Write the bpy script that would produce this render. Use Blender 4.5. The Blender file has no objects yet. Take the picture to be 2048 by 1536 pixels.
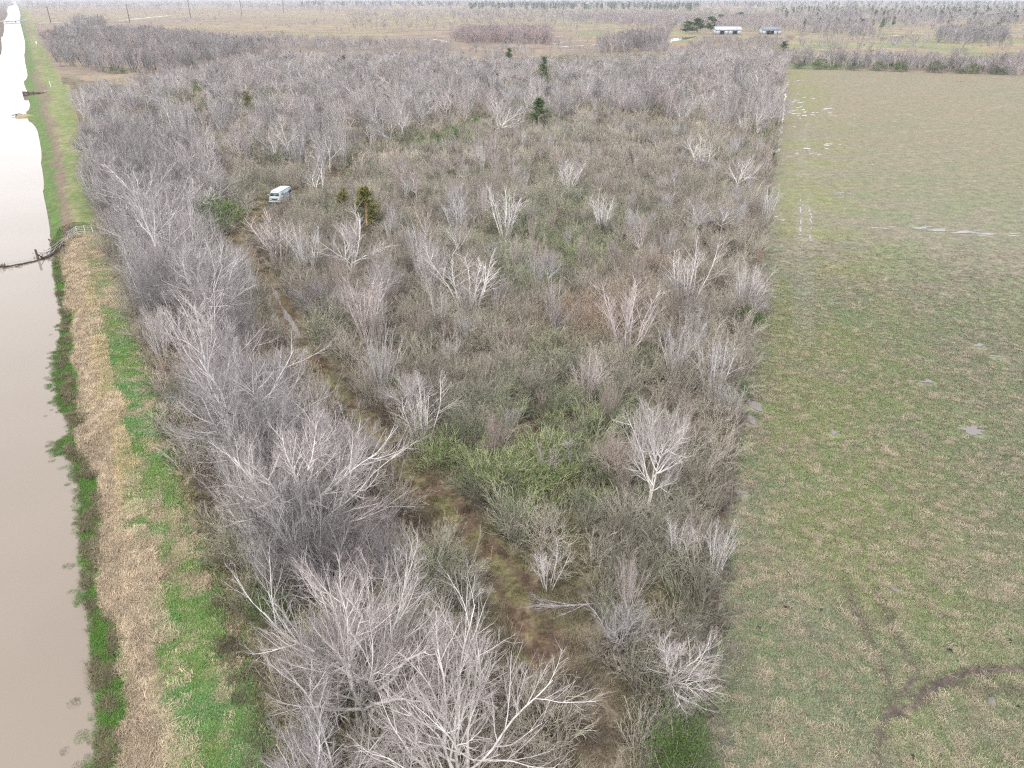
import bpy, math, random
import numpy as np
from mathutils import Vector

sc = bpy.context.scene
C = sc.collection
RNG = np.random.default_rng(7)
random.seed(7)

# ------------------------------------------------------------------ camera
FPX = 1467.0                 # focal length in pixels of the 2048 px wide photograph
CAMH = 30.0
PITCH = math.atan2(768.0 + 4.0, FPX)
cam_d = bpy.data.cameras.new('camera')
cam = bpy.data.objects.new('camera', cam_d)
C.objects.link(cam)
cam.location = (0, 0, CAMH)
cam.rotation_euler = (math.pi / 2 - PITCH, 0, 0)
cam_d.sensor_width = 36.0
cam_d.lens = 36.0 * FPX / 2048.0
cam_d.clip_start = 0.5
cam_d.clip_end = 90000.0
sc.camera = cam

# ------------------------------------------------------------------ sky (overcast), sun, exposure
SUN_EL, SUN_AZ = 58.0, 200.0
w = bpy.data.worlds.new('World')
sc.world = w
w.use_nodes = True
nt = w.node_tree
nt.nodes.clear()
wo = nt.nodes.new('ShaderNodeOutputWorld')
bg = nt.nodes.new('ShaderNodeBackground')
sky = nt.nodes.new('ShaderNodeTexSky')
sky.sky_type = 'NISHITA'
sky.sun_disc = False
sky.sun_elevation = math.radians(SUN_EL)
sky.sun_rotation = math.radians(SUN_AZ)
sky.air_density = 1.0
sky.dust_density = 4.0
hs = nt.nodes.new('ShaderNodeHueSaturation')
hs.inputs['Saturation'].default_value = 0.12
ov = nt.nodes.new('ShaderNodeMix')          # cloud deck: half of the light comes evenly from the whole dome
ov.data_type = 'RGBA'
ov.inputs[0].default_value = 0.6
ov.inputs[7].default_value = (8.6, 8.7, 9.0, 1)
nt.links.new(sky.outputs[0], hs.inputs['Color'])
nt.links.new(hs.outputs[0], ov.inputs[6])
nt.links.new(ov.outputs[2], bg.inputs[0])
bg.inputs[1].default_value = 0.12
nt.links.new(bg.outputs[0], wo.inputs[0])
sl = bpy.data.lights.new('sun', 'SUN')
sl.energy = 0.9
sl.angle = math.radians(25)
sl.color = (1.0, 0.97, 0.93)
so = bpy.data.objects.new('sun', sl)
C.objects.link(so)
so.location = (0, -40, 200)
so.rotation_euler = (math.radians(90 - SUN_EL), 0, math.radians(180 - SUN_AZ))
sc.view_settings.view_transform = 'Standard'
sc.view_settings.look = 'None'
sc.view_settings.gamma = 1.0
sc.view_settings.use_curve_mapping = False
sc.view_settings.exposure = 1.26
sc.render.engine = 'CYCLES'
cy = sc.cycles
cy.max_bounces = 5
cy.diffuse_bounces = 2
cy.glossy_bounces = 2
cy.transparent_max_bounces = 4
cy.volume_bounces = 0
cy.use_denoising = False
cy.use_adaptive_sampling = False
cy.caustics_reflective = False
cy.caustics_refractive = False
cy.pixel_filter_type = 'BLACKMAN_HARRIS'
cy.filter_width = 1.25

# ------------------------------------------------------------------ geometry helpers
SP, CP = math.sin(PITCH), math.cos(PITCH)


def G(u, v, z=0.0):
    """the place on the level z that the photograph shows at pixel (u, v)"""
    a = (np.asarray(u, float) - 1024.0) / FPX
    b = (768.0 - np.asarray(v, float)) / FPX
    dx, dy, dz = a, CP + b * SP, -SP + b * CP
    k = (z - CAMH) / dz
    return np.stack([dx * k, dy * k], -1)


def GP(pts, z=0.0):
    p = np.array(pts, float)
    return G(p[:, 0], p[:, 1], z)


def g3(u, v, z=0.0):
    p = G(u, v, z)
    return (float(p[0]), float(p[1]), z)


def depth(x, y, z=0.0):
    return np.asarray(y) * CP - (np.asarray(z) - CAMH) * SP


def height_at(u, v, vt, z=0.0):
    """height of an upright thing standing at pixel (u, v) whose top reaches row vt"""
    y = float(G(u, v, z)[1])
    b = (768.0 - vt) / FPX
    return CAMH + y * (-SP + b * CP) / (CP + b * SP) - z


def project(x, y, z):
    d = y * CP - (z - CAMH) * SP
    up = y * SP + (z - CAMH) * CP
    return 1024 + FPX * x / d, 768 - FPX * up / d


def inpoly(x, y, poly):
    x, y = np.asarray(x), np.asarray(y)
    r = np.zeros(x.shape, bool)
    n = len(poly)
    for i in range(n):
        x0, y0 = poly[i]
        x1, y1 = poly[(i + 1) % n]
        if y0 == y1:
            continue
        c = ((y0 > y) != (y1 > y)) & (x < (x1 - x0) * (y - y0) / (y1 - y0) + x0)
        r ^= c
    return r


def seg_dist(x, y, line):
    """distance to a polyline"""
    best = np.full(np.shape(x), 1e9)
    for (ax, ay), (bx, by) in zip(line[:-1], line[1:]):
        dx, dy = bx - ax, by - ay
        t = np.clip(((x - ax) * dx + (y - ay) * dy) / (dx * dx + dy * dy + 1e-12), 0, 1)
        best = np.minimum(best, np.hypot(x - ax - t * dx, y - ay - t * dy))
    return best


def _h(i, j, s):
    n = (i.astype(np.int64) * 374761393 + j.astype(np.int64) * 668265263 + s * 974634511) & 0x7fffffff
    n = ((n ^ (n >> 13)) * 1274126177) & 0x7fffffff
    n = ((n ^ (n >> 16)) * 1103515245 + 12345) & 0x7fffffff
    return (n >> 8 & 0xffff) / 65535.0


def vn(x, y, s=0):
    i, j = np.floor(x), np.floor(y)
    fx, fy = x - i, y - j
    fx, fy = fx * fx * (3 - 2 * fx), fy * fy * (3 - 2 * fy)
    a = _h(i, j, s) * (1 - fx) + _h(i + 1, j, s) * fx
    b = _h(i, j + 1, s) * (1 - fx) + _h(i + 1, j + 1, s) * fx
    return a * (1 - fy) + b * fy


def fbm(x, y, sc_, s=0, o=4):
    r, a, t = 0.0, 1.0, 0.0
    x, y = np.asarray(x) / sc_, np.asarray(y) / sc_
    for k in range(o):
        r = r + a * vn(x, y, s + k * 17)
        t += a
        a *= 0.55
        x, y = x * 2.03 + 11.3, y * 2.03 - 7.1
    return r / t


def sst(a, b, x):
    t = np.clip((x - a) / (b - a), 0, 1)
    return t * t * (3 - 2 * t)


def lerp(a, b, t):
    return a + (np.asarray(b) - a) * np.asarray(t)[..., None]


# mesh from arrays
def mk(name, V, F, smooth=False, attrs=None):
    me = bpy.data.meshes.new(name)
    V = np.asarray(V, np.float32)
    me.vertices.add(len(V))
    me.vertices.foreach_set('co', V.ravel())
    loops, tot = [], []
    for f in (F if isinstance(F, list) else [F]):
        f = np.asarray(f, np.int32)
        if len(f) == 0:
            continue
        loops.append(f.ravel())
        tot.append(np.full(len(f), f.shape[1], np.int32))
    loops, tot = np.concatenate(loops), np.concatenate(tot)
    me.loops.add(len(loops))
    me.loops.foreach_set('vertex_index', loops)
    me.polygons.add(len(tot))
    st = np.concatenate([[0], np.cumsum(tot)[:-1]]).astype(np.int32)
    me.polygons.foreach_set('loop_start', st)
    me.polygons.foreach_set('loop_total', tot)
    if smooth:
        me.polygons.foreach_set('use_smooth', np.ones(len(tot), bool))
    for k, (ty, dat) in (attrs or {}).items():
        a = me.attributes.new(k, ty, 'POINT')
        d = np.asarray(dat, np.float32)
        if ty == 'FLOAT_COLOR':
            if d.shape[1] == 3:
                d = np.concatenate([d, np.ones((len(d), 1), np.float32)], 1)
            a.data.foreach_set('color', d.ravel())
        elif ty == 'FLOAT_VECTOR':
            a.data.foreach_set('vector', d.ravel())
        elif ty == 'INT':
            a.data.foreach_set('value', np.asarray(dat, np.int32))
        else:
            a.data.foreach_set('value', d.ravel())
    me.update(calc_edges=True)
    me.validate()
    return me


def link(name, me, mat=None, parent=None, **kw):
    if mat is not None and len(me.materials) == 0:
        me.materials.append(mat)
    o = bpy.data.objects.new(name, me)
    C.objects.link(o)
    if parent is not None:
        o.parent = parent
    for k, v in kw.items():
        o[k] = v
    return o


def thing(name, label, cat, loc=(0, 0, 0), rz=0.0, group=None, s=1.0):
    o = bpy.data.objects.new(name, None)
    o.empty_display_size = 0.3
    C.objects.link(o)
    o.location = loc
    o.rotation_euler = (0, 0, rz)
    o.scale = (s, s, s) if not isinstance(s, tuple) else s
    o['label'] = label
    o['category'] = cat
    if group:
        o['group'] = group
    return o


class MB:
    """collects boxes, tubes and sheets into one mesh"""
    def __init__(self):
        self.V, self.Q, self.T, self.n = [], [], [], 0

    def add(self, v, q=None, t=None):
        v = np.asarray(v, float)
        self.V.append(v)
        if q is not None and len(q):
            self.Q.append(np.asarray(q) + self.n)
        if t is not None and len(t):
            self.T.append(np.asarray(t) + self.n)
        self.n += len(v)
        return self

    def box(self, c, s, rz=0.0, bev=0.0):
        sx, sy, sz = np.array(s) / 2
        v = np.array([(x, y, z) for x in (-sx, sx) for y in (-sy, sy) for z in (-sz, sz)])
        ca, sa = math.cos(rz), math.sin(rz)
        v = np.stack([v[:, 0] * ca - v[:, 1] * sa, v[:, 0] * sa + v[:, 1] * ca, v[:, 2]], 1) + np.array(c)
        return self.add(v, [(0, 1, 3, 2), (4, 6, 7, 5), (0, 4, 5, 1), (2, 3, 7, 6), (0, 2, 6, 4), (1, 5, 7, 3)])

    def tube(self, pts, r, n=6, caps=True):
        pts = np.asarray(pts, float)
        r = np.broadcast_to(np.asarray(r, float), (len(pts),))
        t = np.gradient(pts, axis=0)
        t /= np.linalg.norm(t, axis=1, keepdims=True) + 1e-9
        ref = np.where(np.abs(t[:, 2:3]) > 0.9, [[1., 0, 0]], [[0, 0, 1.]])
        a = np.cross(t, ref)
        a /= np.linalg.norm(a, axis=1, keepdims=True) + 1e-9
        b = np.cross(t, a)
        th = np.arange(n) * 2 * math.pi / n
        v = pts[:, None] + r[:, None, None] * (a[:, None] * np.cos(th)[None, :, None] + b[:, None] * np.sin(th)[None, :, None])
        k = len(pts)
        q = [(i * n + j, i * n + (j + 1) % n, (i + 1) * n + (j + 1) % n, (i + 1) * n + j) for i in range(k - 1) for j in range(n)]
        self.add(v.reshape(-1, 3), q)
        if caps:
            o = self.n - k * n
            for base in (o, o + (k - 1) * n):
                self.T.append(np.array([(base, base + j, base + j + 1) for j in range(1, n - 1)]))
        return self

    def mesh(self, name, smooth=False):
        F = []
        if self.Q:
            F.append(np.concatenate(self.Q))
        if self.T:
            F.append(np.concatenate(self.T))
        return mk(name, np.concatenate(self.V), F, smooth)

    def build(self, name, mat, parent=None, smooth=False, **kw):
        return link(name, self.mesh(name, smooth), mat, parent, **kw)


# ------------------------------------------------------------------ materials
def newmat(name, rough=0.9, spec=0.2):
    m = bpy.data.materials.new(name)
    m.use_nodes = True
    b = m.node_tree.nodes['Principled BSDF']
    b.inputs['Roughness'].default_value = rough
    b.inputs['Specular IOR Level'].default_value = spec
    return m, m.node_tree, b


def nd(t, ty, **kw):
    n = t.nodes.new(ty)
    for k, v in kw.items():
        setattr(n, k, v)
    return n


def mix(t, kind, fac, a, b):
    n = nd(t, 'ShaderNodeMix', data_type='RGBA', blend_type=kind)
    for i, val in ((0, fac), (6, a), (7, b)):
        if isinstance(val, (int, float)):
            n.inputs[i].default_value = val
        elif isinstance(val, tuple):
            n.inputs[i].default_value = (*val, 1)
        else:
            t.links.new(val, n.inputs[i])
    return n.outputs[2]


def noise(t, scale, detail=4, rough=0.6, coord=None):
    n = nd(t, 'ShaderNodeTexNoise')
    n.inputs['Scale'].default_value = scale
    n.inputs['Detail'].default_value = detail
    n.inputs['Roughness'].default_value = rough
    if coord is None:
        g = nd(t, 'ShaderNodeTexCoord')
        coord = g.outputs['Object']
    t.links.new(coord, n.inputs['Vector'])
    return n.outputs['Fac']


def ramp(t, fac, stops):
    r = nd(t, 'ShaderNodeValToRGB')
    e = r.color_ramp.elements
    while len(e) < len(stops):
        e.new(0.5)
    for k, (p, c) in enumerate(stops):
        e[k].position = p
        e[k].color = (*c, 1) if len(c) == 3 else c
    t.links.new(fac, r.inputs[0])
    return r.outputs[0]


def simple(name, col, rough=0.7, spec=0.3, var=0.15, scale=6.0, metal=0.0):
    m, t, b = newmat(name, rough, spec)
    f = noise(t, scale)
    lo = tuple(c * (1 - var) for c in col)
    hi = tuple(min(1, c * (1 + var)) for c in col)
    t.links.new(ramp(t, f, [(0.3, lo), (0.7, hi)]), b.inputs['Base Color'])
    b.inputs['Metallic'].default_value = metal
    return m


def soil_mat(name, f1, f2, lo, hi, bump=0.5):
    """ground: its colour map from the mesh, broken up by two sizes of grain, with relief"""
    m, t, b = newmat(name, 0.95, 0.1)
    a = nd(t, 'ShaderNodeAttribute', attribute_name='col')
    n1 = noise(t, f1, 6, 0.7)
    n2 = noise(t, f2, 3, 0.6)
    c = mix(t, 'MULTIPLY', 1.0, a.outputs['Color'], ramp(t, n1, [(0.3, (lo,) * 3), (0.7, (hi,) * 3)]))
    c = mix(t, 'MULTIPLY', 1.0, c, ramp(t, n2, [(0.3, (0.75, 0.75, 0.78)), (0.72, (1.25, 1.22, 1.15))]))
    t.links.new(c, b.inputs['Base Color'])
    bp = nd(t, 'ShaderNodeBump')
    bp.inputs['Strength'].default_value = bump
    bp.inputs['Distance'].default_value = 0.12
    t.links.new(n1, bp.inputs['Height'])
    t.links.new(bp.outputs[0], b.inputs['Normal'])
    return m


M_SCRUB = soil_mat('scrub_soil', 4.0, 0.6, 0.55, 1.5)
M_PAST = soil_mat('pasture_turf', 3.0, 0.7, 0.5, 1.5)
M_LEVEE = soil_mat('levee_turf', 5.0, 0.8, 0.6, 1.4)
M_FAR = soil_mat('far_turf', 0.25, 0.03, 0.75, 1.25, 0.1)


def veg_mat(name, c0, c1, attr='lv', rough=0.85, spec=0.15, trans=0.0, jit=0.25):
    """plant surface: c0 to c1 along the attribute, times the plant's own tint"""
    m, t, b = newmat(name, rough, spec)
    a = nd(t, 'ShaderNodeAttribute', attribute_name=attr)
    col = mix(t, 'MIX', a.outputs['Fac'], c0, c1)
    ti = nd(t, 'ShaderNodeAttribute', attribute_name='tint', attribute_type='INSTANCER')
    col = mix(t, 'MULTIPLY', 1.0, col, ti.outputs['Color'])
    n = noise(t, 3.0, 2, 0.5)
    col = mix(t, 'MULTIPLY', 1.0, col, ramp(t, n, [(0.3, (1 - jit,) * 3), (0.7, (1 + jit,) * 3)]))
    t.links.new(col, b.inputs['Base Color'])
    return m


M_TRUNK = veg_mat('grey_bark', (0.40, 0.38, 0.36), (0.42, 0.40, 0.385))
M_TWIG = veg_mat('bare_twigs', (0.50, 0.485, 0.475), (0.285, 0.255, 0.25))
M_BRUSH = veg_mat('brush_stems', (0.36, 0.325, 0.272), (0.335, 0.303, 0.254))
M_LEAF = veg_mat('leaves', (0.055, 0.075, 0.03), (0.10, 0.14, 0.05))
M_GRASS = veg_mat('grass_blades', (0.85, 0.85, 0.85), (1.35, 1.33, 1.28), rough=0.8, spec=0.1)


def water_mat(name, col, rough, wav=0.02, sc_=0.6):
    m, t, b = newmat(name, rough, 0.5)
    b.inputs['IOR'].default_value = 1.33
    f = noise(t, 0.05, 3, 0.5)
    t.links.new(ramp(t, f, [(0.35, tuple(c * 0.94 for c in col)), (0.65, tuple(c * 1.04 for c in col))]), b.inputs['Base Color'])
    bp = nd(t, 'ShaderNodeBump')
    bp.inputs['Strength'].default_value = wav
    bp.inputs['Distance'].default_value = 0.05
    t.links.new(noise(t, sc_, 3, 0.5), bp.inputs['Height'])
    t.links.new(bp.outputs[0], b.inputs['Normal'])
    return m


M_WATER = water_mat('muddy_canal_water', (0.205, 0.170, 0.138), 0.06)
M_PUD = water_mat('puddle_water', (0.15, 0.13, 0.12), 0.05)
M_WOOD = simple('weathered_wood', (0.16, 0.13, 0.11), 0.9, 0.1, 0.35, 9)
M_LOG = simple('wet_driftwood', (0.07, 0.055, 0.045), 0.8, 0.2, 0.4, 7)
M_STEEL = simple('galvanised_tube', (0.42, 0.47, 0.46), 0.5, 0.4, 0.12, 12, 0.3)
M_RUST = simple('rusty_steel', (0.16, 0.08, 0.05), 0.85, 0.2, 0.3, 10)

# ------------------------------------------------------------------ the lie of the land
ZW = -0.7                                     # water level in the canal
EDGE_PX = [(60, 1900), (215, 1660), (214, 1536), (212, 1450), (198, 1350), (190, 1260), (180, 1180), (168, 1120), (178, 1040), (176, 980),
           (162, 930), (146, 915), (122, 905), (126, 880), (150, 868), (158, 858), (140, 838), (126, 800), (122, 760), (122, 700), (130, 650), (120, 600), (112, 560), (108, 530),
           (116, 512), (104, 490), (98, 455), (88, 400), (84, 345), (80, 300), (74, 262), (56, 240), (52, 226), (58, 208), (52, 192), (54, 182), (46, 168), (52, 150), (51, 128), (47, 110),
           (47, 85), (42, 55), (38, 30), (33, 14), (30, 6)]
LEVEE_PX = [(700, 1900), (630, 1660), (572, 1536), (548, 1420), (508, 1300), (452, 1200), (412, 1100), (378, 1000), (345, 900), (322, 800), (300, 715),
            (262, 640), (238, 560), (214, 490), (198, 430), (186, 350), (166, 280), (150, 220), (146, 195), (140, 178), (124, 160), (104, 125), (86, 90),
            (72, 50), (60, 28), (48, 12), (42, 6)]
LEFT_PX = [(-200, 330), (0, 128), (4, 95), (8, 60), (14, 25), (18, 12), (22, 6)]
A0, A1 = GP(EDGE_PX[2:3])[0], GP(EDGE_PX[-6:-5])[0]
AX = (A1 - A0) / np.linalg.norm(A1 - A0)       # along the canal
PX_ = np.array([AX[1], -AX[0]])                # to the land side


def st(x, y):
    dx, dy = np.asarray(x) - A0[0], np.asarray(y) - A0[1]
    return dx * AX[0] + dy * AX[1], dx * PX_[0] + dy * PX_[1]


def curve_st(px, z=0.0):
    p = GP(px, z)
    s, t = st(p[:, 0], p[:, 1])
    for i in range(1, len(s)):                  # keep s rising for the interpolation
        if s[i] <= s[i - 1]:
            s[i] = s[i - 1] + 0.05
    return s, t


ES, ET = curve_st(EDGE_PX, ZW)
LS, LT = curve_st(LEVEE_PX, 0.2)
FS, FT = curve_st(LEFT_PX[::1], ZW)
S_GATE = float(st(*G(168, 472))[0])


def edge_t(s):
    return np.interp(s, ES, ET)


def levee_t(s):
    return np.interp(s, LS, LT)


def left_t(s):
    return np.where(s < FS[1], edge_t(s) - 17.0, np.interp(s, FS, FT))


FENCE = GP([(1402, 1480), (1571, 138)])
fdir = (FENCE[1] - FENCE[0]) / np.linalg.norm(FENCE[1] - FENCE[0])
FLEN = np.linalg.norm(FENCE[1] - FENCE[0])
FN = np.array([fdir[1], -fdir[0]])              # towards the pasture


def fence_d(x, y):
    return (x - FENCE[0][0]) * FN[0] + (y - FENCE[0][1]) * FN[1]


def fence_s(x, y):
    return (x - FENCE[0][0]) * fdir[0] + (y - FENCE[0][1]) * fdir[1]


BACK = GP([(1571, 138), (2400, 163)])           # far edge of the pasture
bdir = (BACK[1] - BACK[0]) / np.linalg.norm(BACK[1] - BACK[0])
BN = np.array([-bdir[1], bdir[0]])


def back_d(x, y):
    return (x - BACK[0][0]) * BN[0] + (y - BACK[0][1]) * BN[1]


WOOD_NORTH = GP([(100, 150), (300, 178), (330, 160), (560, 122), (800, 114), (1000, 124), (1150, 130), (1330, 112), (1571, 100)])
TRACK_PX = [(1080, 1290), (1030, 1180), (960, 1090), (890, 1010), (820, 950), (755, 885), (690, 800), (635, 725), (585, 650), (545, 575), (512, 530),
            (488, 500), (478, 470), (500, 445), (540, 420), (610, 400), (680, 350), (760, 320), (840, 290), (900, 268), (965, 246)]
TRACK = GP(TRACK_PX)
TRACK_L = [tuple(p) for p in TRACK]


def track_d(x, y):
    return seg_dist(x, y, TRACK_L)


def track_w(x, y):
    # half width of the open strip: wide at the near end, narrow past the van
    return np.interp(np.hypot(x, y), [30, 45, 70, 100, 140, 230], [1.8, 1.35, 1.1, 1.3, 1.5, 2.2])


def land_z(x, y):
    s, t = st(x, y)
    e, l = edge_t(s), levee_t(s)
    w_ = np.maximum(l - e, 1.0)
    q = (t - e) / w_
    z = np.where(q < 0, ZW + np.maximum((t - e) * 0.45, -1.6), 0.0)
    bank = np.interp(q, [0, 0.12, 0.5, 0.85, 1.0, 1.25], [ZW + 0.04, ZW + 0.2, 0.5, 0.45, 0.05, 0.0])
    z = np.where(q >= 0, bank, z)
    lf = left_t(s)
    z = np.where(t < lf + 1.0, np.clip(ZW + (lf - t) * 0.35, -1.8, 0.6), z)
    und = (fbm(x, y, 9.0, 31, 3) - 0.5) * 0.18
    return z + np.where(q > 0.1, und * np.clip(q, 0, 1), 0) * np.where(np.hypot(x, y) > 600, 0, 1)


# colours of the ground (linear reflectance)
def c3(*c):
    return np.array(c)


def paste_lines():
    L = []
    for ln in ([(2300, 1362), (2200, 1345), (2048, 1336), (1985, 1338), (1923, 1349), (1871, 1370), (1836, 1401), (1805, 1428)],
               [(1835, 1348), (1819, 1366), (1784, 1415), (1763, 1454), (1757, 1499), (1752, 1600)],
               [(1690, 1160), (1705, 1200), (1730, 1262), (1760, 1330), (1775, 1370)],
               [(1745, 1175), (1770, 1225), (1795, 1275), (1830, 1345)],
               [(2100, 1385), (2000, 1380), (1900, 1372)]):
        L.append([tuple(p) for p in GP(ln)])
    return L


MUD = paste_lines()
WHEEL = [[tuple(p) for p in GP(l)] for l in ([(1597, 700), (1600, 420), (1598, 200)], [(1618, 700), (1618, 420), (1611, 200)])]


def col_pasture(x, y):
    n1 = fbm(x, y, 5.0, 1, 6)
    n2 = fbm(x, y, 1.3, 5, 4)
    n3 = fbm(x, y, 45.0, 9, 3)
    n4 = fbm(x, y, 0.7, 12, 2)
    g = c3(0.136, 0.150, 0.093)
    s_ = c3(0.235, 0.20, 0.15)
    b = c3(0.158, 0.138, 0.116)
    c = lerp(np.broadcast_to(g, (*np.shape(x), 3)), b, 0.8 * sst(0.36, 0.68, n1 * 0.35 + n3 * 0.25 + n2 * .4))
    far = sst(60, 260, np.hypot(x, y))
    c = lerp(c, c3(0.176, 0.153, 0.108), far * (0.5 + .4 * sst(0.3, 0.6, n3 + (n1 - .5) * .5)))
    n5 = fbm(x, y, 0.55, 15, 3)
    c = lerp(c, s_, 0.5 * sst(0.55, 0.66, n5 * 0.7 + n2 * 0.3) * sst(0.36, 0.6, n1))
    c = lerp(c, c3(0.125, 0.155, 0.085), (.5 - .3 * far)[..., None][..., 0] * sst(0.56, 0.68, fbm(x, y, 4.0, 21, 4)))
    # a greener strip next to the fence, mud along its foot
    fd = fence_d(x, y)
    c = lerp(c, c3(0.155, 0.165, 0.068), 0.5 * sst(0, 3, fd) * sst(22, 6, fd) * sst(0.35, 0.6, fbm(x, y, 11, 40, 4)))
    c = lerp(c, c3(0.12, 0.105, 0.098), 0.7 * sst(1.3, 0.3, np.abs(fd - 0.9)) * sst(0.56, 0.70, fbm(x, y, 2.5, 44, 3)))
    for k, ln in enumerate(MUD):
        d = seg_dist(x, y, ln) + (n4 - 0.5) * 0.25 + (n2 - 0.5) * 0.3
        wd = (0.44, 0.36, 0.30, 0.30, 0.30)[k]
        c = lerp(c, c3(0.088, 0.068, 0.063), (0.95, 0.85, 0.65, 0.65, 0.55)[k] * sst(wd, wd * 0.45, d))
    for ln in WHEEL:
        d = seg_dist(x, y, ln) + (n2 - 0.5) * 0.8
        c = lerp(c, c3(0.19, 0.18, 0.15), 0.45 * sst(0.8, 0.3, d) * sst(0.4, 0.6, fbm(x, y, 9, 61, 3)))
    return c


def col_scrub(x, y):
    n1 = fbm(x, y, 8.0, 101, 4)
    n2 = fbm(x, y, 1.6, 105, 4)
    c = np.broadcast_to(c3(0.115, 0.09, 0.066), (*np.shape(x), 3))
    c = lerp(c, c3(0.12, 0.112, 0.064), sst(0.42, 0.6, n1))
    c = lerp(c, c3(0.175, 0.145, 0.10), 0.8 * sst(0.5, 0.65, n2))
    c = lerp(c, c3(0.075, 0.058, 0.045), 0.7 * sst(0.46, 0.32, n2))
    td = track_d(x, y)
    w_ = track_w(x, y)
    k = sst(1.15, 0.6, td / w_ + (n2 - 0.5) * 0.7)
    tr = lerp(np.broadcast_to(c3(0.115, 0.105, 0.052), (*np.shape(x), 3)), c3(0.105, 0.074, 0.050), sst(0.38, 0.56, n2))
    tr = lerp(tr, c3(0.185, 0.155, 0.095), 0.6 * sst(0.55, 0.7, fbm(x, y, 0.9, 133, 3)))
    c = lerp(c, tr, k)
    fd = fence_d(x, y)
    c = lerp(c, c3(0.135, 0.118, 0.108), 0.8 * sst(-1.2, -.5, fd) * sst(0.35, 0.55, n1 * .5 + n2 * .5))
    rut = sst(0.34, 0.16, np.abs(td - 0.85) + (n2 - 0.5) * 0.25)
    c = lerp(c, c3(0.080, 0.056, 0.042), 0.7 * rut * k)
    return c


def col_levee(x, y):
    s, t = st(x, y)
    q = (t - edge_t(s)) / np.maximum(levee_t(s) - edge_t(s), 1.0)
    n1 = fbm(s * .35, t, 1.5, 201, 5)
    n2 = fbm(s * .6, t, 0.6, 205, 3)
    n3 = fbm(x, y, 14.0, 209, 2)
    qq = q + (n1 - 0.5) * 0.32 + (n2 - 0.5) * 0.12
    green = lerp(np.broadcast_to(c3(0.122, 0.192, 0.06), (*np.shape(x), 3)), c3(0.080, 0.188, 0.070), 0.6 * sst(0.42, 0.62, fbm(x, y, 1.7, 215, 5)))
    tan = lerp(np.broadcast_to(c3(0.335, 0.27, 0.195), (*np.shape(x), 3)), c3(0.235, 0.188, 0.138), sst(0.4, 0.65, n2))
    gold = c3(0.33, 0.265, 0.155)
    weed = lerp(np.broadcast_to(c3(0.07, 0.14, 0.03), (*np.shape(x), 3)), c3(0.10, 0.09, 0.055), sst(0.45, 0.62, n2))
    # near part: weeds at the water, dead tan stems, a golden line, clover green
    near = lerp(weed, tan, sst(0.13, 0.2, qq))
    gold0 = np.interp(s, [0, 30], [0.0, 0.08])
    near = lerp(near, gold, 0.75 * sst(0.32, 0.40, qq - gold0) * sst(0.53, 0.46, qq - gold0) * sst(0.38, 0.55, n3 + (n2 - .5) * .3))
    s0 = sst(75, 45, s)
    gk = sst(0.40, 0.52, qq - gold0) * (0.45 + 0.55 * s0) * sst(0.455, 0.55, n1 * 0.45 + 0.55 * fbm(x, y, 1.0, 219, 5) + s0 * 0.07)
    near = lerp(near, green, gk)
    near = lerp(near, c3(0.27, 0.215, 0.14), 0.8 * sst(0.9, 1.02, qq))
    # beyond the gate: green weeds, a dark brown strip, mown pale green top
    top = lerp(np.broadcast_to(c3(0.125, 0.168, 0.060), (*np.shape(x), 3)), c3(0.195, 0.185, 0.105), sst(0.4, 0.66, n1 * 0.5 + n2 * 0.5))
    far = lerp(lerp(weed, c3(0.095, 0.145, 0.05), 0.5 + 0 * q), c3(0.15, 0.115, 0.09), sst(0.24, 0.33, q + (n1 - .5) * .2))
    far = lerp(far, top, sst(0.42, 0.52, q + (n1 - .5) * .18))
    far = lerp(far, c3(0.22, 0.18, 0.11), 0.7 * sst(0.9, 1.0, q + (n1 - .5) * .25))
    c = lerp(near, far, sst(S_GATE - 1, S_GATE + 1, s))
    # under water and the wet margin
    c = lerp(c, c3(0.12, 0.095, 0.075), sst(0.0, -0.03, q))
    return c


def col_far(x, y):
    r = np.hypot(x, y)
    n1 = fbm(x, y, 60.0, 301, 5)
    n2 = fbm(x, y, 18.0, 305, 4)
    n3 = fbm(x, y, 260.0, 309, 3)
    c = np.broadcast_to(c3(0.195, 0.16, 0.112), (*np.shape(x), 3))
    c = lerp(c, c3(0.155, 0.152, 0.088), 0.6 * sst(0.45, 0.6, n1))
    c = lerp(c, c3(0.24, 0.185, 0.115), 0.6 * sst(0.5, 0.65, n2))
    c = lerp(c, c3(0.17, 0.135, 0.115), 0.7 * sst(0.5, 0.62, n3))
    c = lerp(c, c3(0.13, 0.175, 0.075), 0.7 * sst(0.60, 0.66, fbm(x, y * 1.6, 70, 333, 3)) * (x > 60))
    return c


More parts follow.
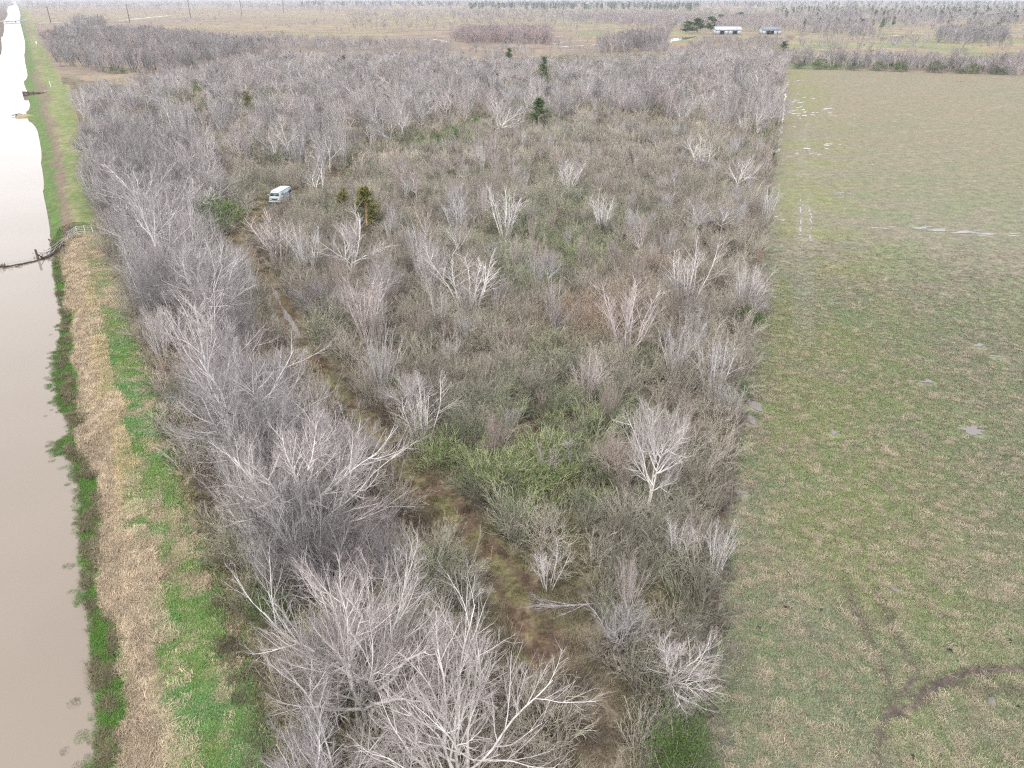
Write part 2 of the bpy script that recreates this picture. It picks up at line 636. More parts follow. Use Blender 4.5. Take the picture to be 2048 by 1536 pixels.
def build_land():
    th = np.radians(np.arange(-64, 64.01, 0.34))
    rr = [13.0]
    while rr[-1] < 60000:
        r = rr[-1]
        rr.append(r * (1.0066 if r < 450 else 1.018 if r < 3000 else 1.10))
    rr = np.array(rr)
    R, T = np.meshgrid(rr, th, indexing='ij')
    X, Y = R * np.sin(T), R * np.cos(T)
    Z = land_z(X, Y)
    nr, na = X.shape
    idx = np.arange(nr * na).reshape(nr, na)
    Q = np.stack([idx[:-1, :-1], idx[:-1, 1:], idx[1:, 1:], idx[1:, :-1]], -1).reshape(-1, 4)
    cx, cyy = X.ravel()[Q].mean(1), Y.ravel()[Q].mean(1)
    s, t = st(cx, cyy)
    q = (t - edge_t(s)) / np.maximum(levee_t(s) - edge_t(s), 1)
    dist = np.hypot(cx, cyy)
    zone = np.zeros(len(Q), int)                            # 0 far fields
    wn = np.interp(cx, WOOD_NORTH[:, 0], WOOD_NORTH[:, 1])
    zone[(cyy < wn)] = 1                                    # scrub floor
    zone[(fence_d(cx, cyy) > 0) & (cyy < wn + 400)] = 0
    zone[(fence_d(cx, cyy) > 0) & (back_d(cx, cyy) < 0)] = 2  # pasture
    zone[(zone == 1) & (track_d(cx, cyy) < track_w(cx, cyy) * (0.9 + 0.35 * (fbm(cx, cyy, 1.5, 77, 2) - .5)))] = 4
    zone[q < 1.0] = 3                                       # levee and canal bed
    zone[t < left_t(s) - 25] = 0
    XY = (X.ravel(), Y.ravel())
    for zi, name, mat, cf in ((0, 'far_fields', M_FAR, col_far), (1, 'scrub_ground', M_SCRUB, col_scrub), (2, 'pasture', M_PAST, col_pasture),
                              (3, 'levee_bank', M_LEVEE, col_levee), (4, 'dirt_track', M_SCRUB, col_scrub)):
        f = Q[zone == zi]
        used, inv = np.unique(f.ravel(), return_inverse=True)
        x, y = XY[0][used], XY[1][used]
        V = np.stack([x, y, Z.ravel()[used]], 1)
        me = mk(name, V, inv.reshape(-1, 4), True, {'col': ('FLOAT_COLOR', cf(x, y))})
        link(name, me, mat, kind='structure')


build_land()

# canal water: one sheet between its banks, running under the edge of both
sv = np.concatenate([np.arange(-60, 200, 3.0), np.geomspace(200, 9000, 60)])
tl = left_t(sv) - 3.0
tr = edge_t(sv) + 6.0
tv = np.linspace(0, 1, 6)
Tm = tl[:, None] + (tr - tl)[:, None] * tv[None]
V = np.stack([A0[0] + sv[:, None] * AX[0] + Tm * PX_[0], A0[1] + sv[:, None] * AX[1] + Tm * PX_[1], np.full(Tm.shape, ZW)], -1).reshape(-1, 3)
k = np.arange(len(sv) * 6).reshape(len(sv), 6)
Q = np.stack([k[:-1, :-1], k[:-1, 1:], k[1:, 1:], k[1:, :-1]], -1).reshape(-1, 4)
link('canal_water', mk('canal_water', V, Q, True), M_WATER, kind='structure')


# puddles: thin irregular sheets of standing water
PUDS = []


def puddle(px, py, rx, ry, rot=0.0, seed=0, n=28, rag=0.35, name='puddle'):
    c = G(px, py)
    a = np.linspace(0, 2 * math.pi, n, endpoint=False)
    rg = 1 + rag * (np.array([vn(np.array(math.cos(q) * 2.2 + seed * 3.1), np.array(math.sin(q) * 2.2 + 5), seed) for q in a]) - 0.5) * 2.0
    lx, ly = np.cos(a) * rx * rg, np.sin(a) * ry * rg
    ca, sa = math.cos(rot), math.sin(rot)
    x, y = c[0] + lx * ca - ly * sa, c[1] + lx * sa + ly * ca
    zc = float(np.max(land_z(np.append(x, c[0]), np.append(y, c[1])))) + 0.03
    V = np.concatenate([np.stack([x, y, np.full(n, zc)], 1), [[c[0], c[1], zc]]])
    T = [(i, (i + 1) % n, n) for i in range(n)]
    PUDS.append((c[0], c[1], max(rx, ry)))
    return link(name, mk(name, V, np.array(T)), M_PUD, kind='structure')


def strip(px, wid, seed=0, name='puddle', z=0.02, rag=0.6):
    """a long thin puddle along a line of pixels"""
    p = GP(px)
    d = np.concatenate([[0], np.cumsum(np.linalg.norm(np.diff(p, axis=0), axis=1))])
    n = max(8, min(60, int(d[-1] / max(wid, 0.3))))
    s_ = np.linspace(0, d[-1], n)
    x, y = np.interp(s_, d, p[:, 0]), np.interp(s_, d, p[:, 1])
    tx, ty = np.gradient(x), np.gradient(y)
    L = np.hypot(tx, ty)
    nx, ny = -ty / L, tx / L
    env = np.sqrt(np.clip(np.sin(np.linspace(0.03, math.pi - 0.03, n)), 0, 1))
    w1 = wid / 2 * env * (1 + rag * (vn(s_ / wid * 0.5, s_ * 0, seed) - 0.5) * 2)
    w2 = wid / 2 * env * (1 + rag * (vn(s_ / wid * 0.5, s_ * 0, seed + 9) - 0.5) * 2)
    zz = 0.02 + np.maximum(land_z(x, y), np.maximum(land_z(x + nx * w1, y + ny * w1), land_z(x - nx * w2, y - ny * w2))) + z
    V = np.concatenate([np.stack([x + nx * w1, y + ny * w1, zz], 1), np.stack([x - nx * w2, y - ny * w2, zz], 1)])
    Q = [(i, n + i, n + i + 1, i + 1) for i in range(n - 1)]
    PUDS.extend((a, b, wid * .5) for a, b in zip(x, y))
    return link(name, mk(name, V, np.array(Q)), M_PUD, kind='structure')


# wet ruts on the track
strip([(527, 575), (535, 600), (545, 620), (556, 645), (565, 665)], 0.35, 1)
strip([(543, 570), (552, 590), (563, 612)], 0.42, 2)
strip([(562, 612), (574, 630), (585, 650), (594, 664), (602, 680)], 0.62, 3)
puddle(752, 886, 0.45, 0.8, 0.3, 4)
strip([(575, 690), (583, 705)], 0.3, 5)
# pasture: wheel-rut water, field hollows
rq = np.random.default_rng(8)
for k in range(26):
    v = rq.choice([rq.uniform(398, 445), rq.uniform(450, 480)])
    u = rq.choice([1601, 1621]) + rq.normal() * 1.6
    dv = rq.uniform(2, 7)
    strip([(u, v), (u + .3, v + dv)], rq.uniform(.12, .4), 20 + k, rag=0.95)
rp = np.random.default_rng(3)
for k, (u, v, n, du, dv) in enumerate([(1600, 222, 14, 22, 16), (1640, 225, 12, 30, 6), (1590, 175, 6, 18, 10), (1600, 205, 7, 20, 8), (1625, 300, 5, 25, 14), (1660, 290, 4, 20, 6)]):
    for j in range(n):
        uu, vv = u + rp.normal() * du * 0.6, v + rp.normal() * dv * 0.6
        r = rp.uniform(0.15, 0.6)
        puddle(uu, vv, r * 1.6, r * 1.3, rp.uniform(0, 3), 100 + k * 20 + j, 10, 0.5)
for k in range(26):
    v = 190 + k * 4.4
    u = 1402 + (1480 - v) / (1480 - 138) * 169 + 6.5 + rp.normal() * 0.9
    strip([(u, v - 2.5), (u - 0.3, v + 2.0)], 0.6, 300 + k, rag=0.9)
for k, (u, v, rx, ry) in enumerate([(1880, 462, 2.8, .6), (1935, 466, 3.5, .6), (1975, 469, 3.2, .7), (1830, 456, 1.8, .5), (1765, 455, 1.5, .4), (1815, 440, .8, .3),
                                    (1690, 388, 1.2, .3), (1740, 330, .4, .9), (1545, 432, 1.0, 1.4), (1560, 440, .8, .6), (1965, 690, .8, .45),
                                    (1980, 712, .6, .3), (1845, 762, .7, .4), (1930, 368, .6, .5), (2020, 470, 2.0, .4), (1705, 245, .9, .5), (1668, 232, 1.2, .5), (1920, 165, 3.5, .6)]):
    for j in range(3):
        puddle(u + rp.normal() * 9, v + rp.normal() * 2.2, rx * rp.uniform(.3, .7), ry * rp.uniform(.3, .7), rp.uniform(-.3, .3), 400 + k * 3 + j, 14, 0.6)
# dark wet mud pools by the fence foot
for k, (u, v, rx, ry) in enumerate([(1505, 810, .5, 1.0), (1500, 840, .45, .9), (1480, 985, .4, .5), (1443, 1330, .35, .45), (1945, 860, .9, .9), (1668, 866, .4, .4)]):
    puddle(u, v, rx * .85, ry * .8, 0.2, 480 + k, 44, 0.75)
# far sheets of flood water
for k, (ln, wd) in enumerate([([(75, 47), (110, 45), (130, 44)], 7), ([(235, 42), (290, 36), (342, 31)], 7), ([(866, 78), (880, 81), (898, 84)], 4), ([(905, 82), (925, 82)], 3),
                              ([(1060, 98), (1120, 94), (1190, 90), (1260, 83)], 3.5), ([(1090, 90), (1130, 84)], 2), ([(1060, 115), (1090, 115)], 3), ([(1055, 122), (1120, 120)], 2.5),
                              ([(1322, 88), (1340, 82), (1362, 77), (1392, 73)], 9), ([(1590, 69), (1615, 70)], 5), ([(1602, 66), (1606, 52)], 6), ([(1600, 77), (1625, 76)], 3), ([(1742, 108), (1790, 102), (1845, 101)], 3.5),
                              ([(1745, 103), (1775, 100)], 2.5), ([(1755, 74), (1790, 71), (1860, 70)], 4), ([(1575, 119), (1605, 118)], 2.4), ([(1585, 113), (1600, 113)], 2), ([(2030, 68), (2060, 68)], 5),
                              ([(965, 114), (990, 114)], 2), ([(640, 34), (690, 35)], 5), ([(72, 84), (74, 90)], 1), ([(118, 133), (130, 132)], 2.5), ([(1250, 112), (1300, 110)], 1.6),
                              ([(720, 108), (735, 108)], 2)]):
    strip(ln, wd, 500 + k, z=0.05, rag=0.8)
puddle(470, 380, 2.2, 3.2, 0.2, 555, 24, .6)
puddle(490, 366, 1.5, 2.2, 0.5, 556, 24, .6)

# ------------------------------------------------------------------ bare trees: one generator, several habits
def unit(v):
    return v / (np.linalg.norm(v, axis=-1, keepdims=True) + 1e-9)


def grow(rs, P, D, L, r0, k, wob, up, taper):
    """N curved branches at once: points (N, k+1, 3), radii (N, k+1)"""
    n = len(P)
    pts = np.zeros((n, k + 1, 3))
    pts[:, 0] = P
    d = D.copy()
    for i in range(k):
        d = unit(d + rs.normal(size=(n, 3)) * wob + np.array([0, 0, up]))
        pts[:, i + 1] = pts[:, i] + d * (L / k)[:, None]
    f = np.linspace(0, 1, k + 1)[None]
    rad = r0[:, None] * (1 - (1 - taper) * f)
    return pts, rad


def sprout(rs, pts, L, r0, m, t0, t1, ang, ratio, rr):
    """m side shoots on each branch"""
    n, k1, _ = pts.shape
    t = (t0 + (t1 - t0) * (np.arange(m)[None] + rs.uniform(0, 1, (n, m))) / m)
    f = t * (k1 - 1)
    i = np.minimum(f.astype(int), k1 - 2)
    fr = f - i
    ar = np.arange(n)[:, None]
    P = pts[ar, i] * (1 - fr[..., None]) + pts[ar, i + 1] * fr[..., None]
    T = unit(pts[ar, i + 1] - pts[ar, i])
    ref = unit(rs.normal(size=T.shape))
    side = unit(np.cross(T, ref))
    a = np.radians(rs.normal(ang, 10, t.shape))[..., None]
    D = unit(T * np.cos(a) + side * np.sin(a))
    Lc = L[:, None] * ratio * (1.15 - 0.6 * t) * rs.uniform(0.65, 1.25, t.shape)
    rc = np.maximum(r0[:, None] * (1 - 0.55 * t) * rr, 0.004)
    return P.reshape(-1, 3), D.reshape(-1, 3), Lc.ravel(), rc.ravel()


def tubes(pts, rad, s):
    n, k1, _ = pts.shape
    t = unit(np.gradient(pts, axis=1))
    ref = np.where(np.abs(t[:, :1, 2:3]) > 0.85, [[[1., 0.2, 0]]], [[[0, 0.1, 1.]]])
    a = unit(np.cross(t, np.broadcast_to(ref, t.shape)))
    b = np.cross(t, a)
    th = np.arange(s) * 2 * math.pi / s
    v = pts[:, :, None] + rad[:, :, None, None] * (a[:, :, None] * np.cos(th)[:, None] + b[:, :, None] * np.sin(th)[:, None])
    base = np.arange(n)[:, None, None] * (k1 * s) + np.arange(k1 - 1)[None, :, None] * s
    j = np.arange(s)[None, None]
    q = np.stack([base + j, base + (j + 1) % s, base + s + (j + 1) % s, base + s + j], -1).reshape(-1, 4)
    return v.reshape(-1, 3), q


class Plant:
    def __init__(self):
        self.p = {}

    def add(self, part, pts, rad, s, lv):
        v, q = tubes(pts, rad, s)
        self.raw(part, v, q, lv)

    def raw(self, part, v, q, lv):
        V, F, A, n = self.p.setdefault(part, ([], [], [], [0]))
        V.append(v)
        F.append(q + n[0])
        A.append(np.broadcast_to(np.asarray(lv, float), (len(v),)))
        n[0] += len(v)

    def mesh(self, part, name):
        V, F, A, n = self.p[part]
        by = {}
        for f in F:
            by.setdefault(f.shape[1], []).append(f)
        return mk(name, np.concatenate(V), [np.concatenate(b) for b in by.values()], True, {'lv': ('FLOAT', np.concatenate(A))})


def add_leaves(pl, part, rs, P, size, up=0.3, lvr=(0, 1)):
    n = len(P)
    d = unit(rs.normal(size=(n, 3)) + [0, 0, up])
    s_ = unit(np.cross(d, rs.normal(size=(n, 3))))
    L = (size * rs.uniform(0.6, 1.4, n))[:, None]
    v = np.stack([P, P + d * L * .5 + s_ * L * .28, P + d * L, P + d * L * .5 - s_ * L * .28], 1).reshape(-1, 3)
    q = np.arange(n * 4).reshape(n, 4)
    pl.raw(part, v, q, np.repeat(rs.uniform(*lvr, n), 4))


def spreading_tree(seed, H=10.0, W=10.0, limbs=8, n2=9, n3=8, n4=5, thick=1.0, fork=0.22, stems=1):
    """grey spreading tree: short trunk, rising limbs, wide twiggy crown"""
    rs = np.random.default_rng(seed)
    pl = Plant()
    th = H * fork
    P0 = np.zeros((stems, 3))
    P0[:, :2] = rs.normal(0, 0.12, (stems, 2)) * (stems > 1)
    D0 = unit(np.concatenate([rs.normal(0, 0.08 + 0.12 * (stems > 1), (stems, 2)), np.ones((stems, 1))], 1))
    tp, tr_ = grow(rs, P0, D0, np.full(stems, th * 2.2), np.full(stems, 0.0165 * H * thick ** .35), 6, 0.06, 0.06, 0.45)
    pl.add('trunk', tp, tr_, 7, 0.0)
    m = limbs // stems
    t = rs.uniform(0.3, 1.0, (stems, m))
    t[:, 0] = 1
    f = t * 6
    i = np.minimum(f.astype(int), 5)
    fr = (f - i)[..., None]
    ar = np.arange(stems)[:, None]
    P = (tp[ar, i] * (1 - fr) + tp[ar, i + 1] * fr).reshape(-1, 3)
    N = len(P)
    az = (np.arange(N) * 2.4 + rs.normal(0, 0.35, N))
    tilt = np.radians(np.where(t.ravel() > 0.85, rs.uniform(8, 32, N), rs.uniform(30, 66, N)))
    D = np.stack([np.sin(tilt) * np.cos(az), np.sin(tilt) * np.sin(az), np.cos(tilt)], 1)
    reach = np.minimum((H - P[:, 2]) / np.maximum(np.cos(tilt), .45), W * 0.56 / np.maximum(np.sin(tilt), .35))
    L1 = reach * rs.uniform(0.78, 1.0, N)
    r1 = (0.0082 * H * thick ** .35) * rs.uniform(0.8, 1.25, N)
    p1, q1 = grow(rs, P, D, L1, r1, 7, 0.11, 0.06, 0.3)
    pl.add('crown', p1, q1, 5, 0.0)
    P, D, L2, r2 = sprout(rs, p1, L1, r1, n2, 0.15, 1.0, 35, 0.58, 0.62)
    p2, q2 = grow(rs, P, D, L2, r2, 5, 0.10, 0.08, 0.35)
    pl.add('crown', p2, q2, 4, 0.15)
    P, D, L3, r3 = sprout(rs, p2, L2, r2, n3, 0.15, 1.0, 32, 0.55, 0.6)
    r3 = np.maximum(r3, 0.010 * thick)
    p3, q3 = grow(rs, P, D, L3, r3, 3, 0.11, 0.07, 0.5)
    pl.add('crown', p3, q3, 3, 0.45)
    if n4:
        P, D, L4, r4 = sprout(rs, p3, L3, r3, n4, 0.2, 1.0, 30, 0.62, 0.7)
        r4 = np.maximum(r4, 0.0065 * thick)
        p4, q4 = grow(rs, P, D, L4, r4, 2, 0.14, 0.05, 0.5)
        pl.add('crown', p4, q4, 3, 1.0)
    return pl


def upright_tree(seed, H=6.0, W=3.2, stems=7, n2=12, n3=6, thick=1.0, spread=12, side=34):
    """slender sapling clump: many near-upright stems, short rising shoots"""
    rs = np.random.default_rng(seed)
    pl = Plant()
    az = rs.uniform(0, 6.283, stems)
    base = np.stack([np.cos(az), np.sin(az), 0 * az], 1) * rs.uniform(0.05, W * 0.13, stems)[:, None]
    tilt = np.radians(np.abs(rs.normal(spread * .75, spread * .45, stems)))
    D = np.stack([np.sin(tilt) * np.cos(az), np.sin(tilt) * np.sin(az), np.cos(tilt)], 1)
    L = H * rs.uniform(0.68, 1.0, stems)
    r = 0.0068 * H * rs.uniform(0.7, 1.2, stems) * thick ** .5
    # the lower half of each stem is trunk, the upper half carries the crown
    pa, ra = grow(rs, base, D, L * 0.42, r, 3, 0.035, 0.02, 0.75)
    pl.add('trunk', pa, ra, 5, 0.0)
    pb, rb = grow(rs, pa[:, -1], unit(pa[:, -1] - pa[:, -2]), L * 0.58, ra[:, -1], 5, 0.05, 0.02, 0.25)
    pl.add('crown', pb, rb, 4, 0.0)
    for pp, LL, rr_, m, t0, rat in ((pb, L * .58, ra[:, -1], n2, 0.0, 0.42), (pa, L * .42, r, max(2, n2 // 4), 0.55, 0.62)):
        P, D, L2, r2 = sprout(rs, pp, LL, rr_, m, t0, 0.97, side, rat, 0.5)
        r2 = np.maximum(r2, 0.0105 * thick)
        p2, q2 = grow(rs, P, D, L2, r2, 4, 0.08, 0.07, 0.45)
        pl.add('crown', p2, q2, 3, 0.1)
        P, D, L3, r3 = sprout(rs, p2, L2, r2, n3, 0.2, 1.0, 32, 0.5, 0.7)
        r3 = np.maximum(r3, 0.0065 * thick)
        p3, q3 = grow(rs, P, D, L3, r3, 2, 0.1, 0.06, 0.5)
        pl.add('crown', p3, q3, 3, 0.6)
    return pl


def brush(seed, H=1.8, W=2.2, stems=26, n2=7, n3=0, thick=1.0, leaves=0, lsize=0.09, bend=0.0, spread=26):
    """thin brush: a fan of wiry stems from one root, with or without leaves"""
    rs = np.random.default_rng(seed)
    pl = Plant()
    az = rs.uniform(0, 6.283, stems)
    base = np.stack([np.cos(az), np.sin(az), 0 * az], 1) * rs.uniform(0.02, W * 0.25, stems)[:, None]
    tilt = np.radians(np.abs(rs.normal(spread, 14, stems)))
    D = np.stack([np.sin(tilt) * np.cos(az), np.sin(tilt) * np.sin(az), np.cos(tilt)], 1)
    L = H * rs.uniform(0.6, 1.1, stems)
    r = np.full(stems, 0.010 * thick) * rs.uniform(.7, 1.4, stems)
    p1, q1 = grow(rs, base, D, L, r, 4, 0.11, bend, 0.4)
    pl.add('stems', p1, q1, 3, 0.1)
    P, D, L2, r2 = sprout(rs, p1, L, r, n2, 0.25, 1.0, 32, 0.42, 0.75)
    r2 = np.maximum(r2, 0.006 * thick)
    p2, q2 = grow(rs, P, D, L2, r2, 2, 0.14, 0.04 + bend, 0.5)
    pl.add('stems', p2, q2, 3, 0.8)
    if n3:
        P, D, L3, r3 = sprout(rs, p2, L2, r2, n3, 0.25, 1.0, 34, 0.5, 0.8)
        r3 = np.maximum(r3, 0.005 * thick)
        p3, q3 = grow(rs, P, D, L3, r3, 2, 0.14, 0.04, 0.5)
        pl.add('stems', p3, q3, 3, 1.0)
    if leaves:
        src = p2.reshape(-1, 3)
        pk = src[rs.integers(0, len(src), leaves)] + rs.normal(0, 0.05, (leaves, 3))
        pk[:, 2] = np.maximum(pk[:, 2], 0.05)
        add_leaves(pl, 'leaves', rs, pk, lsize)
    return pl


def conifer(seed, H=7.0, W=3.4, n=46, leaf=0.16, per=60, pointed=1.0):
    """evergreen: trunk and whorls of sprays that leave gaps and a ragged outline"""
    rs = np.random.default_rng(seed)
    pl = Plant()
    tp, tr_ = grow(rs, np.zeros((1, 3)), np.array([[0, 0, 1.]]), np.array([H * .97]), np.array([0.018 * H]), 7, 0.02, 0.05, 0.15)
    pl.add('trunk', tp, tr_, 6, 0.0)
    t = rs.uniform(0.05, 1.0, n) ** 0.9
    z = t * H
    prof = (1 - t) ** (0.75 * pointed) * np.minimum(1, 0.55 + t * 3)
    L = W * 0.5 * prof * rs.uniform(0.65, 1.2, n) + 0.12
    az = np.arange(n) * 2.4 + rs.normal(0, .4, n)
    tilt = np.radians(rs.uniform(35, 75, n))
    D = np.stack([np.sin(tilt) * np.cos(az), np.sin(tilt) * np.sin(az), np.cos(tilt)], 1)
    xx = np.interp(z, tp[0, :, 2], tp[0, :, 0])
    yy = np.interp(z, tp[0, :, 2], tp[0, :, 1])
    P = np.stack([xx, yy, z * 0.92], 1)
    p1, q1 = grow(rs, P, D, L, np.full(n, 0.018), 3, 0.08, 0.05, 0.4)
    pl.add('trunk', p1, q1, 3, 0.3)
    k = np.repeat(np.arange(n), per)
    f = rs.uniform(0.2, 1.0, len(k)) * 3
    i = np.minimum(f.astype(int), 2)
    fr = (f - i)[:, None]
    c = p1[k, i] * (1 - fr) + p1[k, i + 1] * fr + rs.normal(0, 0.07 * W / 2, (len(k), 3)) * [1, 1, 1.3]
    add_leaves(pl, 'crown', rs, c, leaf, 0.6)
    return pl


def broadleaf(seed, H=3.0, W=3.6, leaf=0.13, clumps=40, per=70):
    """green shrub: stems and leaf clumps spread through an uneven crown"""
    rs = np.random.default_rng(seed)
    pl = Plant()
    stems = 12
    az = rs.uniform(0, 6.283, stems)
    tilt = np.radians(rs.uniform(5, 50, stems))
    D = np.stack([np.sin(tilt) * np.cos(az), np.sin(tilt) * np.sin(az), np.cos(tilt)], 1)
    p, q = grow(rs, rs.normal(0, .12, (stems, 3)) * [1, 1, 0], D, H * rs.uniform(.6, .95, stems), np.full(stems, .028), 4, .1, .05, .4)
    pl.add('stems', p, q, 4, 0.2)
    u = unit(rs.normal(size=(clumps, 3)))
    u[:, 2] = np.abs(u[:, 2])
    c = u * rs.uniform(0.45, 1.0, (clumps, 1)) ** .6 * [W * .46, W * .46, H * .85] + [0, 0, H * 0.1]
    c[:, :2] *= 1 + .25 * rs.normal(size=(clumps, 1))
    k = np.repeat(np.arange(clumps), per)
    sz = rs.uniform(0.16, 0.34, clumps)[k, None] * W / 3.2
    pt = c[k] + rs.normal(size=(len(k), 3)) * sz
    pt[:, 2] = np.maximum(pt[:, 2], 0.05)
    add_leaves(pl, 'crown', rs, pt, leaf, 0.5)
    return pl


def blades(seed, n=120, R=0.5, h=0.22, w=0.008, lean=0.5, flat=False):
    """a patch of grass: curved blades"""
    rs = np.random.default_rng(seed)
    a, r = rs.uniform(0, 6.283, n), R * np.sqrt(rs.uniform(0, 1, n))
    P = np.stack([r * np.cos(a), r * np.sin(a), 0 * a - 0.02], 1)
    b = rs.uniform(0, 6.283, n)
    d = np.stack([np.cos(b), np.sin(b), 0 * b], 1)
    sd = np.stack([-np.sin(b), np.cos(b), 0 * b], 1) * w
    L = (h * rs.uniform(.5, 1.4, n))[:, None]
    le = np.abs(rs.normal(lean, .3, n))[:, None]
    m = P + L * .55 * unit(np.array([0, 0, 1.]) + d * le * .6)
    t = m + L * .5 * unit(np.array([0, 0, 1.]) * (1 - 0.5 * le) + d * le * 1.5)
    v = np.stack([P - sd, P + sd, m + sd * .8, m - sd * .8, t], 1).reshape(-1, 3)
    o = np.arange(n)[:, None] * 5
    q, tt = o + [[0, 1, 2, 3]], o + [[3, 2, 4]]
    lv = np.repeat(rs.uniform(0, 1, n), 5)
    return mk('blades', v, [q, tt], False, {'lv': ('FLOAT', lv)})


# ---------------- the library of habits (meshes only, shared by all copies)
EXT = {}


def lib(pl, spec):
    out = []
    a = np.concatenate([np.concatenate(v[0]) for v in pl.p.values()])
    EXT[len(EXT)] = None
    for part, mat in spec:
        me = pl.mesh(part, part)
        me.materials.append(mat)
        out.append((part, me))
        EXT[me.name] = (float(np.percentile(a[:, 2], 99.7)), 2 * float(np.percentile(np.hypot(a[:, 0], a[:, 1]), 96)))
    return out


BT = (('trunk', M_TRUNK), ('crown', M_TWIG))
SPREAD_HI = [lib(spreading_tree(10 + i, 10, 9.5, (12, 11, 13, 11, 13)[i], 9, 8, 5, 1.0, (.22, .38, .18, .30, .18)[i], (1, 1, 2, 1, 3)[i]), BT) for i in range(5)]
SPREAD_MID = [lib(spreading_tree(30 + i, 9, 7.5, (8, 7, 8, 9, 8)[i], 7, 6, 4, 1.35, (.34, .2, .25, .38, .2)[i], (1, 1, 2, 1, 2)[i]), BT) for i in range(5)]
SPREAD_FAR = [lib(spreading_tree(50 + i, 9, 7.5, 8, 7, 5, 3, 2.1, (.2, .34, .26, .4)[i], 1), BT) for i in range(4)]
LONE = [lib(spreading_tree(33, 10, 9, 22, 9, 7, 4, .9, .36, 2), BT)]
UP_HI = [lib(upright_tree(70 + i, 6.5, 3.2, (13, 16, 9, 19)[i], 11, 5, .95, (11, 14, 9, 15)[i], 26), BT) for i in range(4)]
UP_MID = [lib(upright_tree(80 + i, 6.5, 3.4, (12, 15, 17, 9)[i], 9, 4, 1.35, (12, 14, 16, 10)[i], 27), BT) for i in range(4)]
UP_FAR = [lib(upright_tree(90 + i, 6.5, 3.8, (9, 11, 10)[i], 8, 3, 2.2, (13, 15, 18)[i], 28), BT) for i in range(3)]


def joined(parts_list):
    """trunk and crown in one mesh with both materials (for the uncounted mass)"""
    out = []
    for parts in parts_list:
        Vs, Fs, A, MI, n = [], {}, [], {}, 0
        for mi, (pn, me) in enumerate(parts):
            v = np.zeros(len(me.vertices) * 3, np.float32)
            me.vertices.foreach_get('co', v)
            a = np.zeros(len(me.vertices), np.float32)
            me.attributes['lv'].data.foreach_get('value', a)
            lo = np.zeros(len(me.loops), np.int32)
            me.loops.foreach_get('vertex_index', lo)
            to = np.zeros(len(me.polygons), np.int32)
            me.polygons.foreach_get('loop_total', to)
            stt = np.cumsum(to) - to
            for k in np.unique(to):
                f = lo[stt[to == k][:, None] + np.arange(k)] + n
                Fs.setdefault(int(k), []).append(f)
                MI.setdefault(int(k), []).append(np.full(len(f), mi, np.int32))
            Vs.append(v.reshape(-1, 3))
            A.append(a)
            n += len(a)
        ks = list(Fs)
        me = mk('mass', np.concatenate(Vs), [np.concatenate(Fs[k]) for k in ks], True, {'lv': ('FLOAT', np.concatenate(A))})
        me.polygons.foreach_set('material_index', np.concatenate([np.concatenate(MI[k]) for k in ks]))
        for pn, m0 in parts:
            me.materials.append(m0.materials[0])
        out.append(me)
    return out


def source(name, meshes):
    col = bpy.data.collections.new(name)
    for i, me in enumerate(meshes):
        o = bpy.data.objects.new('%s_%02d' % (name, i), me)
        col.objects.link(o)
    return col


def scatter(name, label, src, P, scale, idx, tint, rot=None, tilt=0.08, seed=0):
    """many uncounted plants as one object: points that carry copies of the source meshes"""
    rs = np.random.default_rng(seed)
    n = len(P)
    if rot is None:
        rot = np.stack([rs.normal(0, tilt, n), rs.normal(0, tilt, n), rs.uniform(0, 6.283, n)], 1)
    me = bpy.data.meshes.new(name)
    me.vertices.add(n)
    me.vertices.foreach_set('co', np.asarray(P, np.float32).ravel())
    scale = np.asarray(scale, np.float32)
    if scale.ndim == 1:
        scale = np.repeat(scale[:, None], 3, 1)
    for nm, ty, key, dat in (('rot', 'FLOAT_VECTOR', 'vector', rot), ('scl', 'FLOAT_VECTOR', 'vector', scale), ('idx', 'INT', 'value', idx),
                             ('tint', 'FLOAT_COLOR', 'color', np.concatenate([tint, np.ones((n, 1))], 1))):
        a = me.attributes.new(nm, ty, 'POINT')
        a.data.foreach_set(key, np.ascontiguousarray(dat, np.int32 if ty == 'INT' else np.float32).ravel())
    o = link(name, me, None, kind='stuff', label=label)
    ng = bpy.data.node_groups.new(name, 'GeometryNodeTree')
    ng.interface.new_socket('Geometry', in_out='INPUT', socket_type='NodeSocketGeometry')
    ng.interface.new_socket('Geometry', in_out='OUTPUT', socket_type='NodeSocketGeometry')
    gi, go = ng.nodes.new('NodeGroupInput'), ng.nodes.new('NodeGroupOutput')
    ip = ng.nodes.new('GeometryNodeInstanceOnPoints')
    ci = ng.nodes.new('GeometryNodeCollectionInfo')
    ci.inputs['Collection'].default_value = src
    ci.inputs['Separate Children'].default_value = True
    ci.inputs['Reset Children'].default_value = True
    ip.inputs['Pick Instance'].default_value = True

    def na(nm, ty):
        x = ng.nodes.new('GeometryNodeInputNamedAttribute')
        x.data_type = ty
        x.inputs['Name'].default_value = nm
        return x.outputs['Attribute']
    L = ng.links.new
    L(gi.outputs[0], ip.inputs['Points'])
    L(ci.outputs[0], ip.inputs['Instance'])
    L(na('idx', 'INT'), ip.inputs['Instance Index'])
    e2r = ng.nodes.new('FunctionNodeEulerToRotation')
    L(na('rot', 'FLOAT_VECTOR'), e2r.inputs[0])
    L(e2r.outputs[0], ip.inputs['Rotation'])
    L(na('scl', 'FLOAT_VECTOR'), ip.inputs['Scale'])
    L(ip.outputs[0], go.inputs[0])
    md = o.modifiers.new('plants', 'NODES')
    md.node_group = ng
    return o


